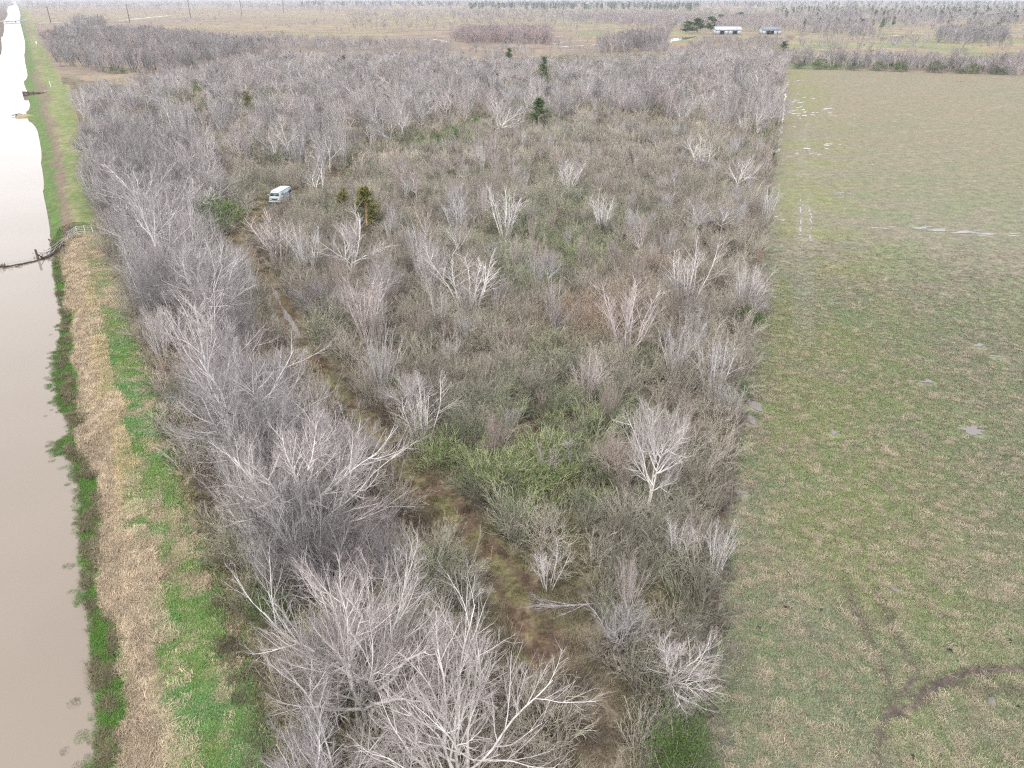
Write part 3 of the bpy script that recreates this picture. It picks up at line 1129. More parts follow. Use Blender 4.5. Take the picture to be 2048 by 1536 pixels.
def fill(poly_px, n, seed, z=0.0):
    """n points spread evenly over the ground inside a pixel polygon"""
    p = GP(poly_px, z)
    rs = np.random.default_rng(seed)
    lo, hi = p.min(0), p.max(0)
    out = np.zeros((0, 2))
    while len(out) < n:
        c = rs.uniform(lo, hi, (n * 3, 2))
        out = np.concatenate([out, c[inpoly(c[:, 0], c[:, 1], p)]])
    return out[:n]


def area(poly_px):
    p = GP(poly_px)
    x, y = p[:, 0], p[:, 1]
    return abs(np.dot(x, np.roll(y, -1)) - np.dot(y, np.roll(x, -1))) / 2


GREY, PINK, PALE, DARK, BROWN = (1.0, 0.99, 1.0), (1.05, 0.95, 0.93), (1.22, 1.19, 1.17), (0.70, 0.68, 0.69), (0.95, 0.84, 0.76)
exec_trees = []      # rows: x, y, height, width, habit, tint, zone, label


def tree_row(x, y, h, wd, habit, tint, zone, label=None):
    exec_trees.append((float(x), float(y), float(h), float(wd), habit, tint, zone, label))


# ---------------- trees one can point to: base pixel, top row, crown width in pixels
KNOWN = [
    (735, 1452, 1085, 350, 's', PALE, 'largest pale bare tree with many rising limbs, beside the bright green clover'),
    (925, 1600, 1262, 350, 's', PALE, 'white limbed bare tree cut by the bottom edge, next to the brown clearing'),
    (700, 1690, 1450, 330, 's', GREY, 'bare tree only half in frame at the bottom edge beside the clover strip'),
    (605, 1150, 855, 350, 's', PALE, 'wide bare tree with a thick straight trunk and low limbs, left of the track'),
    (500, 940, 672, 300, 's', GREY, 'broad bare tree reaching its lowest branches over the green part of the levee'),
    (690, 1010, 800, 200, 's', GREY, 'bare tree leaning towards the rut puddle, behind the thick trunked one'),
    (415, 705, 470, 250, 's', GREY, 'tall bare tree standing where the red brown brush meets the levee'),
    (350, 590, 360, 230, 's', GREY, 'bare grey tree nearest to the steel gate on the levee'),
    (300, 470, 300, 170, 's', GREY, 'bare tree just beyond the steel gate, touching the mown levee top'),
    (470, 790, 640, 150, 's', GREY, 'smaller bare tree between the tall levee tree and the wet ruts'),
    (1293, 1035, 812, 175, 'L', PALE, 'lone pinkish white bare tree with two trunks in low brush near the fence'),
    (1330, 1400, 1292, 190, 'w', PALE, 'low white bare shrub with crooked side branches at the fence, near end'),
    (1352, 1130, 1040, 80, 'u', PALE, 'small white bare sapling below the lone two trunk tree'),
    (1428, 1160, 1035, 90, 'u', PALE, 'white bare sapling leaning on the fence below the lone tree'),
    (1097, 1180, 1085, 85, 'u', PALE, 'small pale sapling in front of the bright green leafy brush'),
    (1175, 800, 705, 105, 'u', PINK, 'pinkish bare sapling clump standing alone above the green brush'),
    (735, 690, 553, 125, 'u', PINK, 'pinkish fan shaped bare clump right of the wet ruts'),
    (640, 640, 560, 110, 'w', DARK, 'round low grey bare bush just right of the upper wet ruts'),
    (935, 630, 488, 160, 'u', PALE, 'pale upright bare thicket of many stems in the middle of the scrub'),
    (868, 590, 470, 80, 'u', GREY, 'thin bare clump touching the left side of the pale upright thicket'),
    (1205, 470, 383, 72, 'u', PALE, 'small pale bare clump standing free in the green scrub right of centre'),
    (1137, 390, 318, 65, 'u', PALE, 'small white bare clump farther than the one right of centre, in open scrub'),
    (1372, 622, 468, 115, 'u', PALE, 'tall white bare clump near the fence, left of the dark evergreen bush'),
    (1482, 640, 520, 90, 'u', PALE, 'white bare clump rising out of the dark evergreen bush at the fence'),
    (1250, 722, 560, 150, 'u', PINK, 'reddish tall bare thicket between the scrub centre and the white fence clumps'),
    (1345, 765, 640, 100, 'u', GREY, 'grey bare clump just behind the lone tree, left one of two'),
    (1420, 800, 655, 100, 'u', GREY, 'grey bare clump just behind the lone tree, right one of two'),
    (1400, 350, 268, 80, 'u', PALE, 'slim white bare tree in the upper scrub, by far the tallest near the fence there'),
    (1468, 395, 305, 80, 'w', PALE, 'fan shaped white bare tree between the slim tall one and the fence'),
    (1388, 468, 400, 80, 'w', PALE, 'white bare tree with drooping side limbs under the slim tall one'),
    (1440, 470, 405, 70, 'w', GREY, 'grey rounded bare tree right of the drooping white one'),
    (1530, 450, 368, 50, 'u', GREY, 'bare clump leaning over the fence beside the pasture puddle'),
    (1010, 480, 372, 100, 'u', PALE, 'pale bare thicket behind the pale upright one, right of two'),
    (912, 470, 388, 70, 'u', GREY, 'bare thicket behind the pale upright one, left of two'),
    (705, 560, 412, 160, 's', PALE, 'white bare tree with curling limbs in front of the olive cedars'),
    (560, 530, 415, 120, 'u', PINK, 'pinkish bare clump in front of the abandoned van'),
    (620, 555, 440, 100, 'u', GREY, 'tall thin bare clump right below the abandoned van'),
    (770, 800, 650, 110, 'u', GREY, 'bare clump beside the track opposite the broad levee tree'),
    (850, 890, 755, 120, 'u', PALE, 'pale crooked bare clump right of the lone rut puddle'),
    (500, 620, 520, 60, 'u', PALE, 'single pale bare sapling at the head of the wet ruts'),
    (585, 330, 225, 80, 's', PALE, 'white bare tree on the far side of the abandoned van'),
    (1005, 280, 190, 95, 's', PALE, 'largest pale bare tree left of the dark pointed cedar'),
    (640, 400, 290, 110, 's', GREY, 'bare tree directly right of the abandoned van roof'),
    (1255, 1240, 1110, 70, 'u', PINK, 'thin brownish bare sapling above the fallen branch'),
    (1240, 1310, 1200, 120, 'w', GREY, 'tangled grey bare bush right of the fallen branch'),
]
for (u, v, vt, wpx, hb, tn, lb) in KNOWN:
    p = G(u, v)
    h = height_at(u, v, vt)
    dd = depth(p[0], p[1], h * .5)
    tn = tuple(1.05 * q for q in tn) if hb in 'uL' else tn
    tree_row(p[0], p[1], h * 1.02, wpx * dd / FPX * (1.14 if v > 900 and hb == 's' else 1.0), hb, tn, 'known', lb)

# ---------------- the rest of the woods, by stand
ZC = [(600, 1640), (520, 1330), (430, 1130), (360, 920), (310, 715), (240, 530), (205, 430), (178, 300), (420, 330), (455, 430), (455, 520), (540, 660), (615, 790), (680, 900),
      (735, 1000), (770, 1120), (800, 1250), (830, 1400), (900, 1640)]
ZW_ = [(152, 215), (310, 185), (330, 165), (560, 126), (800, 118), (1000, 130), (1150, 142), (1330, 124), (1440, 108), (1570, 122), (1556, 250), (1535, 300), (1400, 265), (1200, 235), (1060, 255), (950, 250),
       (800, 320), (700, 390), (560, 345), (420, 330), (182, 310)]
ZM = [(640, 560), (720, 430), (820, 345), (960, 285), (1000, 420), (900, 560), (870, 760), (800, 860), (720, 780)]
ZS = [(960, 285), (1200, 245), (1535, 305), (1510, 560), (1470, 920), (1425, 1300), (1250, 1250), (1050, 1000), (880, 800), (900, 560), (1000, 420)]
rz_ = np.random.default_rng(11)


def stand(poly, dens, zone, hr, wr, habits, tints, seed, keep=None):
    n = int(area(poly) * dens)
    p = fill(poly, n, seed)
    rs = np.random.default_rng(seed + 1)
    for x, y in p:
        h = rs.uniform(*hr)
        hb = habits[rs.integers(len(habits))]
        tn = np.array(tints[rs.integers(len(tints))]) * rs.uniform(0.72, 1.05)
        wd = h * rs.uniform(*wr) * (1.0 if hb != 'u' else 0.62)
        if zone in ('wood', 'canal') and rs.uniform() > .3 + 1.5 * fbm(np.array([x]), np.array([y]), 11.0, 71, 3)[0] ** 1.2:
            continue
        if zone == 'wood':
            h *= np.interp(math.hypot(x, y), [150, 330], [1.0, .72])
        h *= .75 + .5 * fbm(np.array([x]), np.array([y]), 16.0, 72, 2)[0]
        if keep is not None and not keep(x, y, rs, h, wd):
            continue
        tree_row(x, y, h, wd, hb, tuple(tn), zone)


def off_track(x, y, rs):
    a = np.array([x]), np.array([y])
    return track_d(*a)[0] > track_w(*a)[0] + 1.2


VAN = np.array([-38.35, 122.2])
# places that the photograph shows open, so no tall crown of the stands may hide them
OPEN = [(566, 395), (548, 402), (582, 392), (566, 380), (530, 580), (535, 600), (548, 590), (560, 640), (575, 630), (590, 660), (600, 676), (545, 560), (520, 540), (490, 490), (478, 465),
        (500, 450), (530, 430), (752, 886), (620, 700), (640, 725), (665, 765), (512, 515), (484, 480), (600, 690), (960, 1090), (890, 1010), (1000, 1150), (830, 960), (1030, 1200), (470, 1290), (430, 1180), (400, 1090), (370, 1000),
        (510, 1400), (530, 1480), (335, 900), (310, 820), (290, 740), (225, 560), (205, 500), (170, 465), (190, 462), (700, 345), (760, 318), (830, 290), (900, 265), (250, 640), (1080, 1230), (450, 430), (1077, 225), (1080, 245), (735, 410), (688, 400), (500, 200), (395, 180), (810, 305), (870, 280), (930, 258), (1495, 630), (1085, 140)]


def off_van(x, y, rs, h=None, wd=None):
    if not off_track(x, y, rs):
        return False
    if h is None:
        return True
    if project(x, y, 0.0)[1] > 930 and rs.uniform() < .3:
        return False
    u, v = project(x, y, h * .58)
    k = FPX / depth(x, y, h * .5)
    rx, ry = wd * .60 * k, h * .60 * k
    return not any(((u - a) / rx) ** 2 + ((v - b) / ry) ** 2 < 1 for a, b in OPEN)


stand(ZC, 0.22, 'canal', (4.5, 9.5), (.75, 1.0), 'sssuw', (GREY, GREY, PALE, DARK, PALE), 21, off_van)
stand(ZW_, 0.055, 'wood', (4.5, 10.0), (.62, .95), 'sssuuw', (GREY, GREY, PINK, DARK, PALE, PALE), 22, off_van)
stand(ZM, 0.04, 'mid', (3.5, 7.0), (.6, .9), 'suuw', (GREY, PINK, PALE, BROWN), 23, off_van)
stand(ZS, 0.045, 'scrub', (2.2, 5.0), (.7, 1.0), 'uuuw', (GREY, PINK, BROWN, GREY, BROWN), 24)

# copses and woods of the far country
FARZ = [([(85, 100), (130, 72), (330, 76), (480, 100), (520, 118), (330, 150), (230, 150), (100, 134)], 900, (7, 12), (GREY, DARK, DARK, PINK)),
        ([(125, 66), (210, 60), (215, 48), (150, 46)], 60, (9, 14), (GREY, DARK)),
        ([(480, 95), (900, 110), (880, 96), (520, 84)], 110, (6, 9), (GREY, PINK)),
        ([(905, 87), (925, 72), (1100, 70), (1105, 88)], 420, (7, 11), ((1.05, .86, .86), (1.0, .84, .84), PINK)),
        ([(1190, 110), (1335, 108), (1330, 84), (1260, 84)], 150, (7, 13), (GREY, DARK, PINK)),
        ([(1400, 90), (1580, 92), (1590, 76), (1420, 78)], 160, (3, 5), (PINK, GREY, BROWN)),
        ([(1310, 62), (1600, 66), (1640, 36), (1100, 34)], 1500, (7, 12), (GREY, PINK, PINK)),
        ([(1610, 70), (1750, 74), (1730, 52), (1620, 52)], 260, (6, 10), (GREY, DARK, PINK)),
        ([(1870, 88), (2010, 90), (2010, 70), (1880, 68)], 200, (7, 11), (GREY, DARK)),
        ([(1640, 54), (2100, 60), (2100, 24), (1640, 24)], 1300, (8, 13), (GREY, PINK, DARK)),
        ([(1570, 132), (2080, 152), (2080, 140), (1570, 124)], 230, (4, 9), (GREY, DARK, PINK, PALE)),
        ([(1580, 120), (2080, 140), (2080, 95), (1600, 78)], 70, (4, 9), (GREY, PINK)),
        ([(640, 40), (900, 44), (900, 22), (640, 22)], 170, (5, 9), (GREY, PINK)),
        ([(100, 50), (640, 70), (900, 100), (900, 60), (400, 20)], 70, (4, 8), (GREY, PINK)),
        ([(700, 66), (1200, 66), (1200, 30), (700, 30)], 420, (5, 9), (GREY, PINK, PINK)),
        ([(-80, 22), (2130, 22), (2130, 2.5), (-80, 2.5)], 9000, (10, 17), (GREY, DARK, GREY, PINK)),
        ([(300, 166), (560, 130), (560, 92), (330, 100)], 260, (3, 8), (GREY, DARK, PINK)), ([(540, 124), (1010, 130), (1010, 98), (540, 88)], 260, (2.5, 6.5), (GREY, PINK)),
        ([(1000, 120), (1330, 112), (1330, 78), (1000, 82)], 70, (2.5, 7), (GREY, PINK)), ([(900, 46), (1640, 46), (1640, 22), (900, 22)], 900, (6, 11), (GREY, PINK, DARK)), ([(1640, 100), (2080, 118), (2080, 60), (1640, 56)], 90, (3, 8), (GREY, PINK, DARK)),
        ([(1690, 86), (1840, 90), (1840, 78), (1690, 74)], 30, (3, 6), (DARK, GREY)), ([(1350, 108), (1562, 114), (1572, 84), (1400, 82)], 420, (2.5, 5), (PINK, BROWN, GREY)),
        ([(600, 112), (900, 112), (900, 90), (560, 84)], 60, (3, 7), (GREY, PINK))]
far_pts = []
for i, (poly, n, hr, tn) in enumerate(FARZ):
    p = fill(poly, n, 900 + i)
    rs = np.random.default_rng(950 + i)
    for x, y in p:
        s_, t_ = st(x, y)
        if t_ < levee_t(s_) + 2 and t_ > left_t(s_) - 3:
            continue
        h = rs.uniform(*hr)
        far_pts.append((x, y, h, h * rs.uniform(.7, 1.05), rs.integers(0, 7), *(np.array(tn[rs.integers(len(tn))]) * rs.uniform(.62, .95))))
far_pts = np.array(far_pts)

# which trees show largest: those become trees of their own, the rest one mass
T = exec_trees
size = np.array([t[2] * FPX / max(depth(t[0], t[1], t[2] * .5), 5) + (1e6 if t[7] else 0) for t in T])
inview = []
for t in T:
    uu, vv = project(t[0], t[1], t[2] * .5)
    inview.append(-60 < uu < 2110 and vv < 1640)
size = np.where(inview, size, 0)
order = np.argsort(-size)
solo = set(order[:285].tolist())

MARKS = [(566, 395, 'abandoned van'), (168, 468, 'steel gate'), (575, 630, 'wet track ruts'), (1293, 960, 'lone two trunked tree'), (935, 570, 'pale upright thicket'), (1077, 230, 'pointed cedar'),
         (735, 420, 'bigger olive cedar'), (1495, 630, 'dark fence bush'), (1050, 980, 'bright green brush'), (1130, 1215, 'fallen branch'), (1330, 1350, 'crooked white shrub'),
         (640, 600, 'round grey bush'), (1400, 320, 'slim tall fence tree'), (1087, 145, 'tall dark cedar'), (500, 205, 'small olive cedar'), (200, 165, 'brown clearing'), (735, 630, 'pinkish fan clump'),
         (1250, 650, 'reddish thicket'), (1205, 430, 'small free pale clump'), (480, 830, 'broad levee tree'), (605, 1050, 'thick trunked tree'), (715, 1300, 'largest pale tree'),
         (1543, 320, 'narrow fence cedar'), (1287, 395, 'bright little evergreen'), (870, 285, 'green trackside strip'), (752, 886, 'lone rut puddle'), (415, 620, 'tall levee tree'), (395, 180, 'bright round shrub'),
         (1018, 115, 'far field edge cedar'), (1567, 95, 'corner evergreen'), (450, 425, 'leafy green bush'), (1306, 296, 'dark rounded scrub bush'), (1175, 750, 'pinkish sapling clump'), (690, 130, 'small dark edge evergreen')]
SIDE = ['right of', 'behind and right of', 'behind', 'behind and left of', 'left of', 'in front and left of', 'in front of', 'in front and right of']
KIND = {'s': ('wide bare tree ', 'bare_tree'), 'w': ('low crooked bare tree ', 'bare_tree'), 'u': ('slender bare clump ', 'bare_sapling_clump'), 'L': ('', 'bare_tree')}
NTH = ['nearest to it', 'second from it', 'third from it', 'fourth from it', 'fifth from it', 'sixth from it', 'seventh from it', 'eighth from it', 'ninth from it', 'tenth from it', 'eleventh from it', 'twelfth from it', 'thirteenth from it', 'fourteenth from it', 'fifteenth from it', 'sixteenth from it', 'seventeenth from it', 'eighteenth from it', 'nineteenth from it', 'twentieth from it']
slots = {}
for i in solo:
    t = T[i]
    if t[7]:
        continue
    u, v = project(t[0], t[1], t[2] * .5)
    v0 = project(t[0], t[1], 0.0)[1]
    mk_ = min(MARKS, key=lambda m: (u - m[0]) ** 2 + ((v - m[1]) * 1.1) ** 2)
    a = math.degrees(math.atan2(-(v - mk_[1]), u - mk_[0])) % 360
    key = (t[4], SIDE[int((a + 22.5) // 45) % 8], mk_[2])
    slots.setdefault(key, []).append((math.hypot(u - mk_[0], v - mk_[1]), i))
AUTO = {}
for (hb, sd, mn), L in slots.items():
    L.sort()
    base_ = KIND[hb][0] + sd + ' the ' + mn
    for k_, (dd, i) in enumerate(L):
        AUTO[i] = base_ + ('' if len(L) == 1 else ', ' + (NTH[k_] if k_ < 20 else 'farthest from it'))


def habit_mesh(hb, dist, i):
    if hb == 'L':
        L = LONE
    elif hb == 'u':
        L = UP_HI if dist < 85 else UP_MID if dist < 190 else UP_FAR
    else:
        L = SPREAD_HI if dist < 80 else SPREAD_MID if dist < 190 else SPREAD_FAR
    pr_ = L[(2, 4, 2)[i] if i < 3 else i % len(L)]
    return pr_, EXT[pr_[1][1].name]


mass = []
for i, t in enumerate(T):
    x, y, h, wd, hb, tn, zn, lb = t
    if i not in solo:
        mass.append(t)
        continue
    d = math.hypot(x, y)
    parts, (H0, W0) = habit_mesh(hb, d, i)
    sz, sx = h / H0, wd / W0
    if hb == 'w':
        sx *= 1.15
    nm = KIND[hb][1]
    z = float(land_z(np.array([x]), np.array([y]))[0]) - 0.05
    if lb:
        o = thing(nm, lb, 'tree', (x, y, z), (i * 2.399) % 6.283, None, (sx, sx, sz))
    else:
        o = thing(nm, AUTO[i], 'tree', (x, y, z), (i * 2.399) % 6.283, {'s': 'bare trees', 'w': 'low bare trees', 'u': 'bare sapling clumps'}[hb], (sx, sx, sz))
    for pn, me in parts:
        c = link(pn, me, None, o)
        c['tint'] = [*map(float, tn), 1.0]

# the mass of smaller trees
MASS_PARTS = SPREAD_MID[:3] + SPREAD_FAR + UP_MID[:3] + UP_FAR
MASS = joined(MASS_PARTS)
MEXT = np.array([EXT[p[1][1].name] for p in MASS_PARTS])
src = source('wood_sources', MASS)
P, S, I, TT = [], [], [], []
for j, t in enumerate(mass):
    x, y, h, wd, hb, tn, zn, lb = t
    d = math.hypot(x, y)
    if hb == 'u':
        I.append((7 + j % 3) if d < 190 else (10 + j % 3))
    else:
        I.append((j % 3) if d < 190 else (3 + j % 4))
    S.append((wd / MEXT[I[-1], 1], wd / MEXT[I[-1], 1], h / MEXT[I[-1], 0]))
    P.append((x, y, -0.05))
    TT.append(tn)
P = np.array(P)
P[:, 2] = land_z(P[:, 0], P[:, 1]) - .05
scatter('bare_woods', 'uncounted mass of bare grey trees filling the woods between canal and fence', src, P, np.array(S), np.array(I), np.array(TT), seed=5)
fi = np.where(far_pts[:, 4] < 4, 3 + far_pts[:, 4], 10 + far_pts[:, 4] - 4).astype(int)
fs = np.stack([far_pts[:, 3] / MEXT[fi, 1], far_pts[:, 3] / MEXT[fi, 1], far_pts[:, 2] / MEXT[fi, 0]], 1)
scatter('far_woods', 'hazy bare copses and woods spread over the far fields up to the horizon', src,
        np.concatenate([far_pts[:, :2], np.full((len(far_pts), 1), -0.05)], 1), fs, fi, far_pts[:, 5:8], seed=6)

# ------------------------------------------------------------------ evergreens
CON = [lib(conifer(200 + i, 7, 3.4, 60, .17, 46, (1.0, 1.2, .85)[i]), (('trunk', M_TRUNK), ('crown', M_LEAF))) for i in range(3)]
CONF = [lib(conifer(210 + i, 7, 4.6, 34, .55, 22, .7), (('trunk', M_TRUNK), ('crown', M_LEAF))) for i in range(2)]
BRO = [lib(broadleaf(220 + i, 3.0, 3.6), (('stems', M_BRUSH), ('crown', M_LEAF))) for i in range(3)]
BRN = [lib(broadleaf(224, 3.0, 3.6, .07, 70, 130), (('stems', M_BRUSH), ('crown', M_LEAF)))]
DG, OLIVE, BRIGHT, BLUEG = (.9, 1.02, .85), (1.35, 1.0, .55), (.9, 1.25, .8), (.8, .85, 1.0)
EVER = [(1077, 256, 194, 46, 'c', DG, 'dark green pointed cedar standing alone beside the largest pale tree of the far scrub'),
        (735, 452, 372, 62, 'c', OLIVE, 'olive brown cedar, the bigger of the two right of the van'),
        (686, 425, 378, 32, 'c', OLIVE, 'olive brown cedar, the thinner of the two right of the van'),
        (500, 222, 182, 30, 'c', OLIVE, 'small olive cedar in the deep woods far behind the van'),
        (1087, 168, 113, 26, 'c', DG, 'tall dark cedar rising from the far edge of the woods'),
        (1018, 128, 96, 22, 'c', DG, 'dark cedar at the far field edge, left of the tall dark one'),
        (1543, 332, 304, 14, 'c', DG, 'narrow dark green cedar on the fence line'),
        (1287, 406, 376, 22, 'c', BRIGHT, 'bright green small evergreen alone in the far scrub'),
        (1567, 101, 82, 22, 'c', DG, 'round dark evergreen at the far corner of the pasture'),
        (395, 190, 168, 26, 'b', BRIGHT, 'round bright green shrub in the deep woods near the brown clearing'),
        (690, 140, 110, 16, 'c', DG, 'small dark evergreen at the far edge of the deep woods'),
        (450, 456, 386, 100, 'b', (1.15, 1.35, 1.0), 'dark green leafy bush left of the abandoned van'),
        (415, 470, 425, 40, 'b', DG, 'smaller green bush touching the leafy one left of the van'),
        (1495, 658, 602, 74, 'b', DG, 'dark evergreen bush on the fence under the white bare clump'),
        (1476, 800, 750, 40, 'b', BRIGHT, 'green leafy bush by the fence next to the wet mud'),
        (1306, 306, 282, 34, 'b', DG, 'dark rounded bush in the far scrub'),
        (1228, 330, 312, 26, 'b', DG, 'small dark bush left of the dark rounded one in the far scrub'),
        (1352, 1600, 1425, 185, 'b', (.85, 1.0, .75), 'big bright green leafy bush at the bottom edge beside the fence'),
        (540, 1255, 1165, 100, 'b', DG, 'dim green shrub between the clover and the big bare trees'),
        (1325, 205, 172, 24, 'b', DG, 'dark green bush among the bare trees near the far end of the fence'),
        (232, 147, 128, 46, 'b', DG, 'dark green bush at the edge of the brown clearing'),
        (1115, 255, 230, 26, 'b', BRIGHT, 'green bush at the foot of the pointed cedar'),
        (1090, 178, 155, 36, 'b', DG, 'dark bush at the foot of the tall dark cedar'),
        (655, 640, 590, 40, 'b', DG, 'green bush beside the round grey bush at the ruts'),
        (720, 222, 200, 24, 'b', DG, 'green bush deep in the woods left of the green trackside strip'),
        (790, 800, 755, 44, 'b', BRIGHT, 'pale green bush beside the track below the ruts')]
for k, (u, v, wv, hv, lb) in enumerate([(812, 312, 34, 24, 'first green bush from the van in the strip along the far track'), (842, 300, 40, 26, 'second green bush from the van in the strip along the far track'),
                                       (872, 290, 46, 28, 'biggest middle green bush in the strip along the far track'), (902, 276, 40, 26, 'fourth green bush from the van in the strip along the far track'),
                                       (930, 264, 36, 24, 'fifth green bush from the van in the strip along the far track'), (956, 252, 30, 22, 'last green bush in the strip along the far track')]):
    EVER.append((u, v, v - hv, wv, 'b', BRIGHT if k % 2 else DG, lb))
# hedge of the far pasture edge
for k, (u, wv, hv) in enumerate([(1598, 30, 16), (1640, 44, 22), (1672, 26, 12), (1705, 30, 18), (1757, 36, 20), (1800, 40, 22), (1868, 44, 24), (1920, 30, 12), (1946, 34, 22), (1995, 40, 16)]):
    vb = 138 + (u - 1571) * 25 / 829 - 2
    EVER.append((u, vb, vb - hv, wv, 'b', DG if k % 3 else BLUEG, None))
for k, (u, vb, hv, wv) in enumerate([(1375, 68, 26, 26), (1395, 66, 30, 34), (1420, 62, 30, 26), (1440, 44, 16, 22), (1480, 40, 16, 22)]):
    EVER.append((u, vb, vb - hv, wv, 'f', DG, None))
HL = ['low end of', 'bushiest near the start of', 'small one in', 'tall one in', 'grey green one in', 'ragged one in', 'darkest and largest in', 'flat one in', 'pointed one in', 'last one in view in']
h1 = h2 = 0
for (u, v, vt, wpx, kd, tn, lb) in EVER:
    p = G(u, v)
    h = height_at(u, v, vt)
    wd = wpx * depth(p[0], p[1], h * .5) / FPX
    L = CON if kd == 'c' else CONF if kd == 'f' else BRO
    L = BRN if kd == 'b' and v > 1200 else L
    parts = L[int(u) % len(L)]
    H0, W0 = EXT[parts[1][1].name]
    grp = None
    if lb is None and kd == 'b':
        lb, grp = 'evergreen bush, ' + HL[h1] + ' the hedge along the far edge of the pasture', 'hedge bushes at the far pasture edge'
        h1 += 1
    elif lb is None:
        lb = 'dark green tree %s the white sheds' % ('leftmost of the clump left of', 'middle of the clump left of', 'last before', 'first one behind', 'second one behind')[h2].replace(' of the clump left of', ' of the clump beside')
        grp = 'dark trees by the sheds'
        h2 += 1
    o = thing('evergreen_tree' if kd != 'b' else 'evergreen_bush', lb, 'tree' if kd != 'b' else 'bush', (p[0], p[1], float(land_z(p[:1], p[1:])[0]) - .05), u % 6.28, grp, (wd / W0, wd / W0, h / H0))
    for pn, me in parts:
        c = link(pn, me, None, o)
        c['tint'] = [*map(float, tn), 1.0]

# far dark evergreens along the horizon and among the copses
rs = np.random.default_rng(77)
fe = []
for poly, n, hr in (([(940, 20), (1400, 24), (1400, 14), (940, 12)], 260, (12, 18)), ([(1550, 44), (2080, 46), (2080, 16), (1550, 18)], 240, (8, 13)),
                    ([(600, 15), (2130, 15), (2130, 5), (600, 5)], 1100, (12, 18)), ([(1600, 60), (2060, 60), (2060, 44), (1600, 44)], 26, (7, 10)), ([(1590, 128), (2080, 148), (2080, 143), (1590, 123)], 60, (1.5, 3.2))):
    for x, y in fill(poly, n, 1200 + n):
        h = rs.uniform(*hr)
        fe.append((x, y, h, h * rs.uniform(.55, .95)))
fe = np.array(fe)
CJ = joined(CONF)
scatter('far_evergreens', 'dark evergreen woods far off along the horizon', source('evergreen_sources', CJ), np.concatenate([fe[:, :2], 0 * fe[:, :1]], 1),
        np.stack([fe[:, 3] / 4.6, fe[:, 3] / 4.6, fe[:, 2] / 7], 1), rs.integers(0, 2, len(fe)), np.array([DG] * len(fe)) * rs.uniform(.8, 1.15, (len(fe), 1)), seed=8)

# ------------------------------------------------------------------ brush and undergrowth (nobody could count it)
BR = [brush(300 + i, (2.3, 2.0, 2.7)[i], 2.2, (20, 24, 13)[i], 6, 2, 1.6, 0, .09, (0, -.06, .05)[i], (24, 32, 13)[i]) for i in range(3)]
BRG = [brush(310 + i, 2.1, 2.3, 20, 7, 0, 1.6, 240, .09, (0, -.04)[i]) for i in range(2)]
BRF = [brush(320 + i, 2.0, 2.4, 18, 5, 0, 3.2, 0, .09) for i in range(2)]
BRL = [brush(330 + i, 1.7, 2.4, 18, 7, 0, 1.6, 420, .085, .0) for i in range(1)]


def jm(pls):
    L = []
    for p in pls:
        sp = [('stems', M_BRUSH)] + ([('leaves', M_LEAF)] if 'leaves' in p.p else [])
        L.append(lib(p, sp))
    return joined(L)


bsrc = source('brush_sources', jm(BR) + jm(BRG) + jm(BRF) + jm(BRL))      # 0-2 bare, 3-4 part green, 5-6 far, 7 leafy
PB = [(600, 1640), (530, 1300), (455, 1150), (375, 940), (300, 720), (238, 570), (208, 470), (185, 350), (160, 270), (300, 195), (600, 135), (1330, 110), (1565, 130), (1548, 320), (1512, 590),
      (1478, 880), (1440, 1170), (1398, 1540), (1390, 1660), (900, 1700)]
ar_ = area(PB)
cand = fill(PB, 70000, 401)
x, y = cand[:, 0], cand[:, 1]
d = np.hypot(x, y)
rs = np.random.default_rng(402)
td = track_d(x, y) / track_w(x, y)
clear1 = GP([(880, 1290), (1060, 1190), (1180, 1190), (1230, 1300), (1290, 1560), (1150, 1560), (1100, 1400)])
openg = inpoly(x, y, clear1)
thick = fbm(x, y, 6, 411, 3)
uu, vv = project(x, y, 0 * x)
u0 = 1024 + FPX * x / depth(x, y)
inwood = inpoly(x, y, GP(ZW_)) | inpoly(x, y, GP(ZC))
pr = np.where(d < 90, 1.0, np.where(d < 190, 0.62, 0.28)) * np.where(thick < 0.42, 0.55, 1.0) * np.where(inwood, 0.62, 1.0)
pr = pr * np.where(openg, 0.10, 1) * np.where(td < 0.55, 0.03, np.where(td < 1.2, np.where(d > 58, .08, .38), 1.0)) * np.where(fence_d(x, y) > -.35, 0, 1)
pr = pr * np.where((np.abs(x - VAN[0]) < 4) & (np.abs(y - VAN[1]) < 7), 0.1, 1)
kp = rs.uniform(0, 1, len(x)) < pr
x, y, d, thick, u0, vv, inwood = x[kp], y[kp], d[kp], thick[kp], u0[kp], vv[kp], inwood[kp]
n = len(x)
gz = fbm(x, y, 9, 421, 3)
greenspot = np.exp(-(((u0 - 1060) / 130) ** 2 + ((vv - 985) / 75) ** 2)) + .8 * np.exp(-(((u0 - 880) / 60) ** 2 + ((vv - 930) / 40) ** 2)) + .55 * np.exp(-(((u0 - 1130) / 160) ** 2 + ((vv - 500) / 90) ** 2)) \
    + .7 * np.exp(-(((u0 - 870) / 90) ** 2 + ((vv - 282) / 22) ** 2)) + .5 * np.exp(-(((u0 - 1130) / 180) ** 2 + ((vv - 850) / 60) ** 2)) + .5 * np.exp(-(((u0 - 520) / 60) ** 2 + ((vv - 1150) / 90) ** 2)) \
    + .4 * np.exp(-(((u0 - 870) / 50) ** 2 + ((vv - 1120) / 100) ** 2))
redspot = np.exp(-(((u0 - 1180) / 120) ** 2 + ((vv - 660) / 50) ** 2)) + .6 * np.exp(-(((u0 - 1330) / 90) ** 2 + ((vv - 560) / 40) ** 2)) + .8 * np.exp(-(((u0 - 400) / 90) ** 2 + ((vv - 720) / 60) ** 2))
gsc = greenspot + (gz - 0.5) * 1.1 + rs.normal(0, .12, n)
idx = rs.integers(0, 3, n)
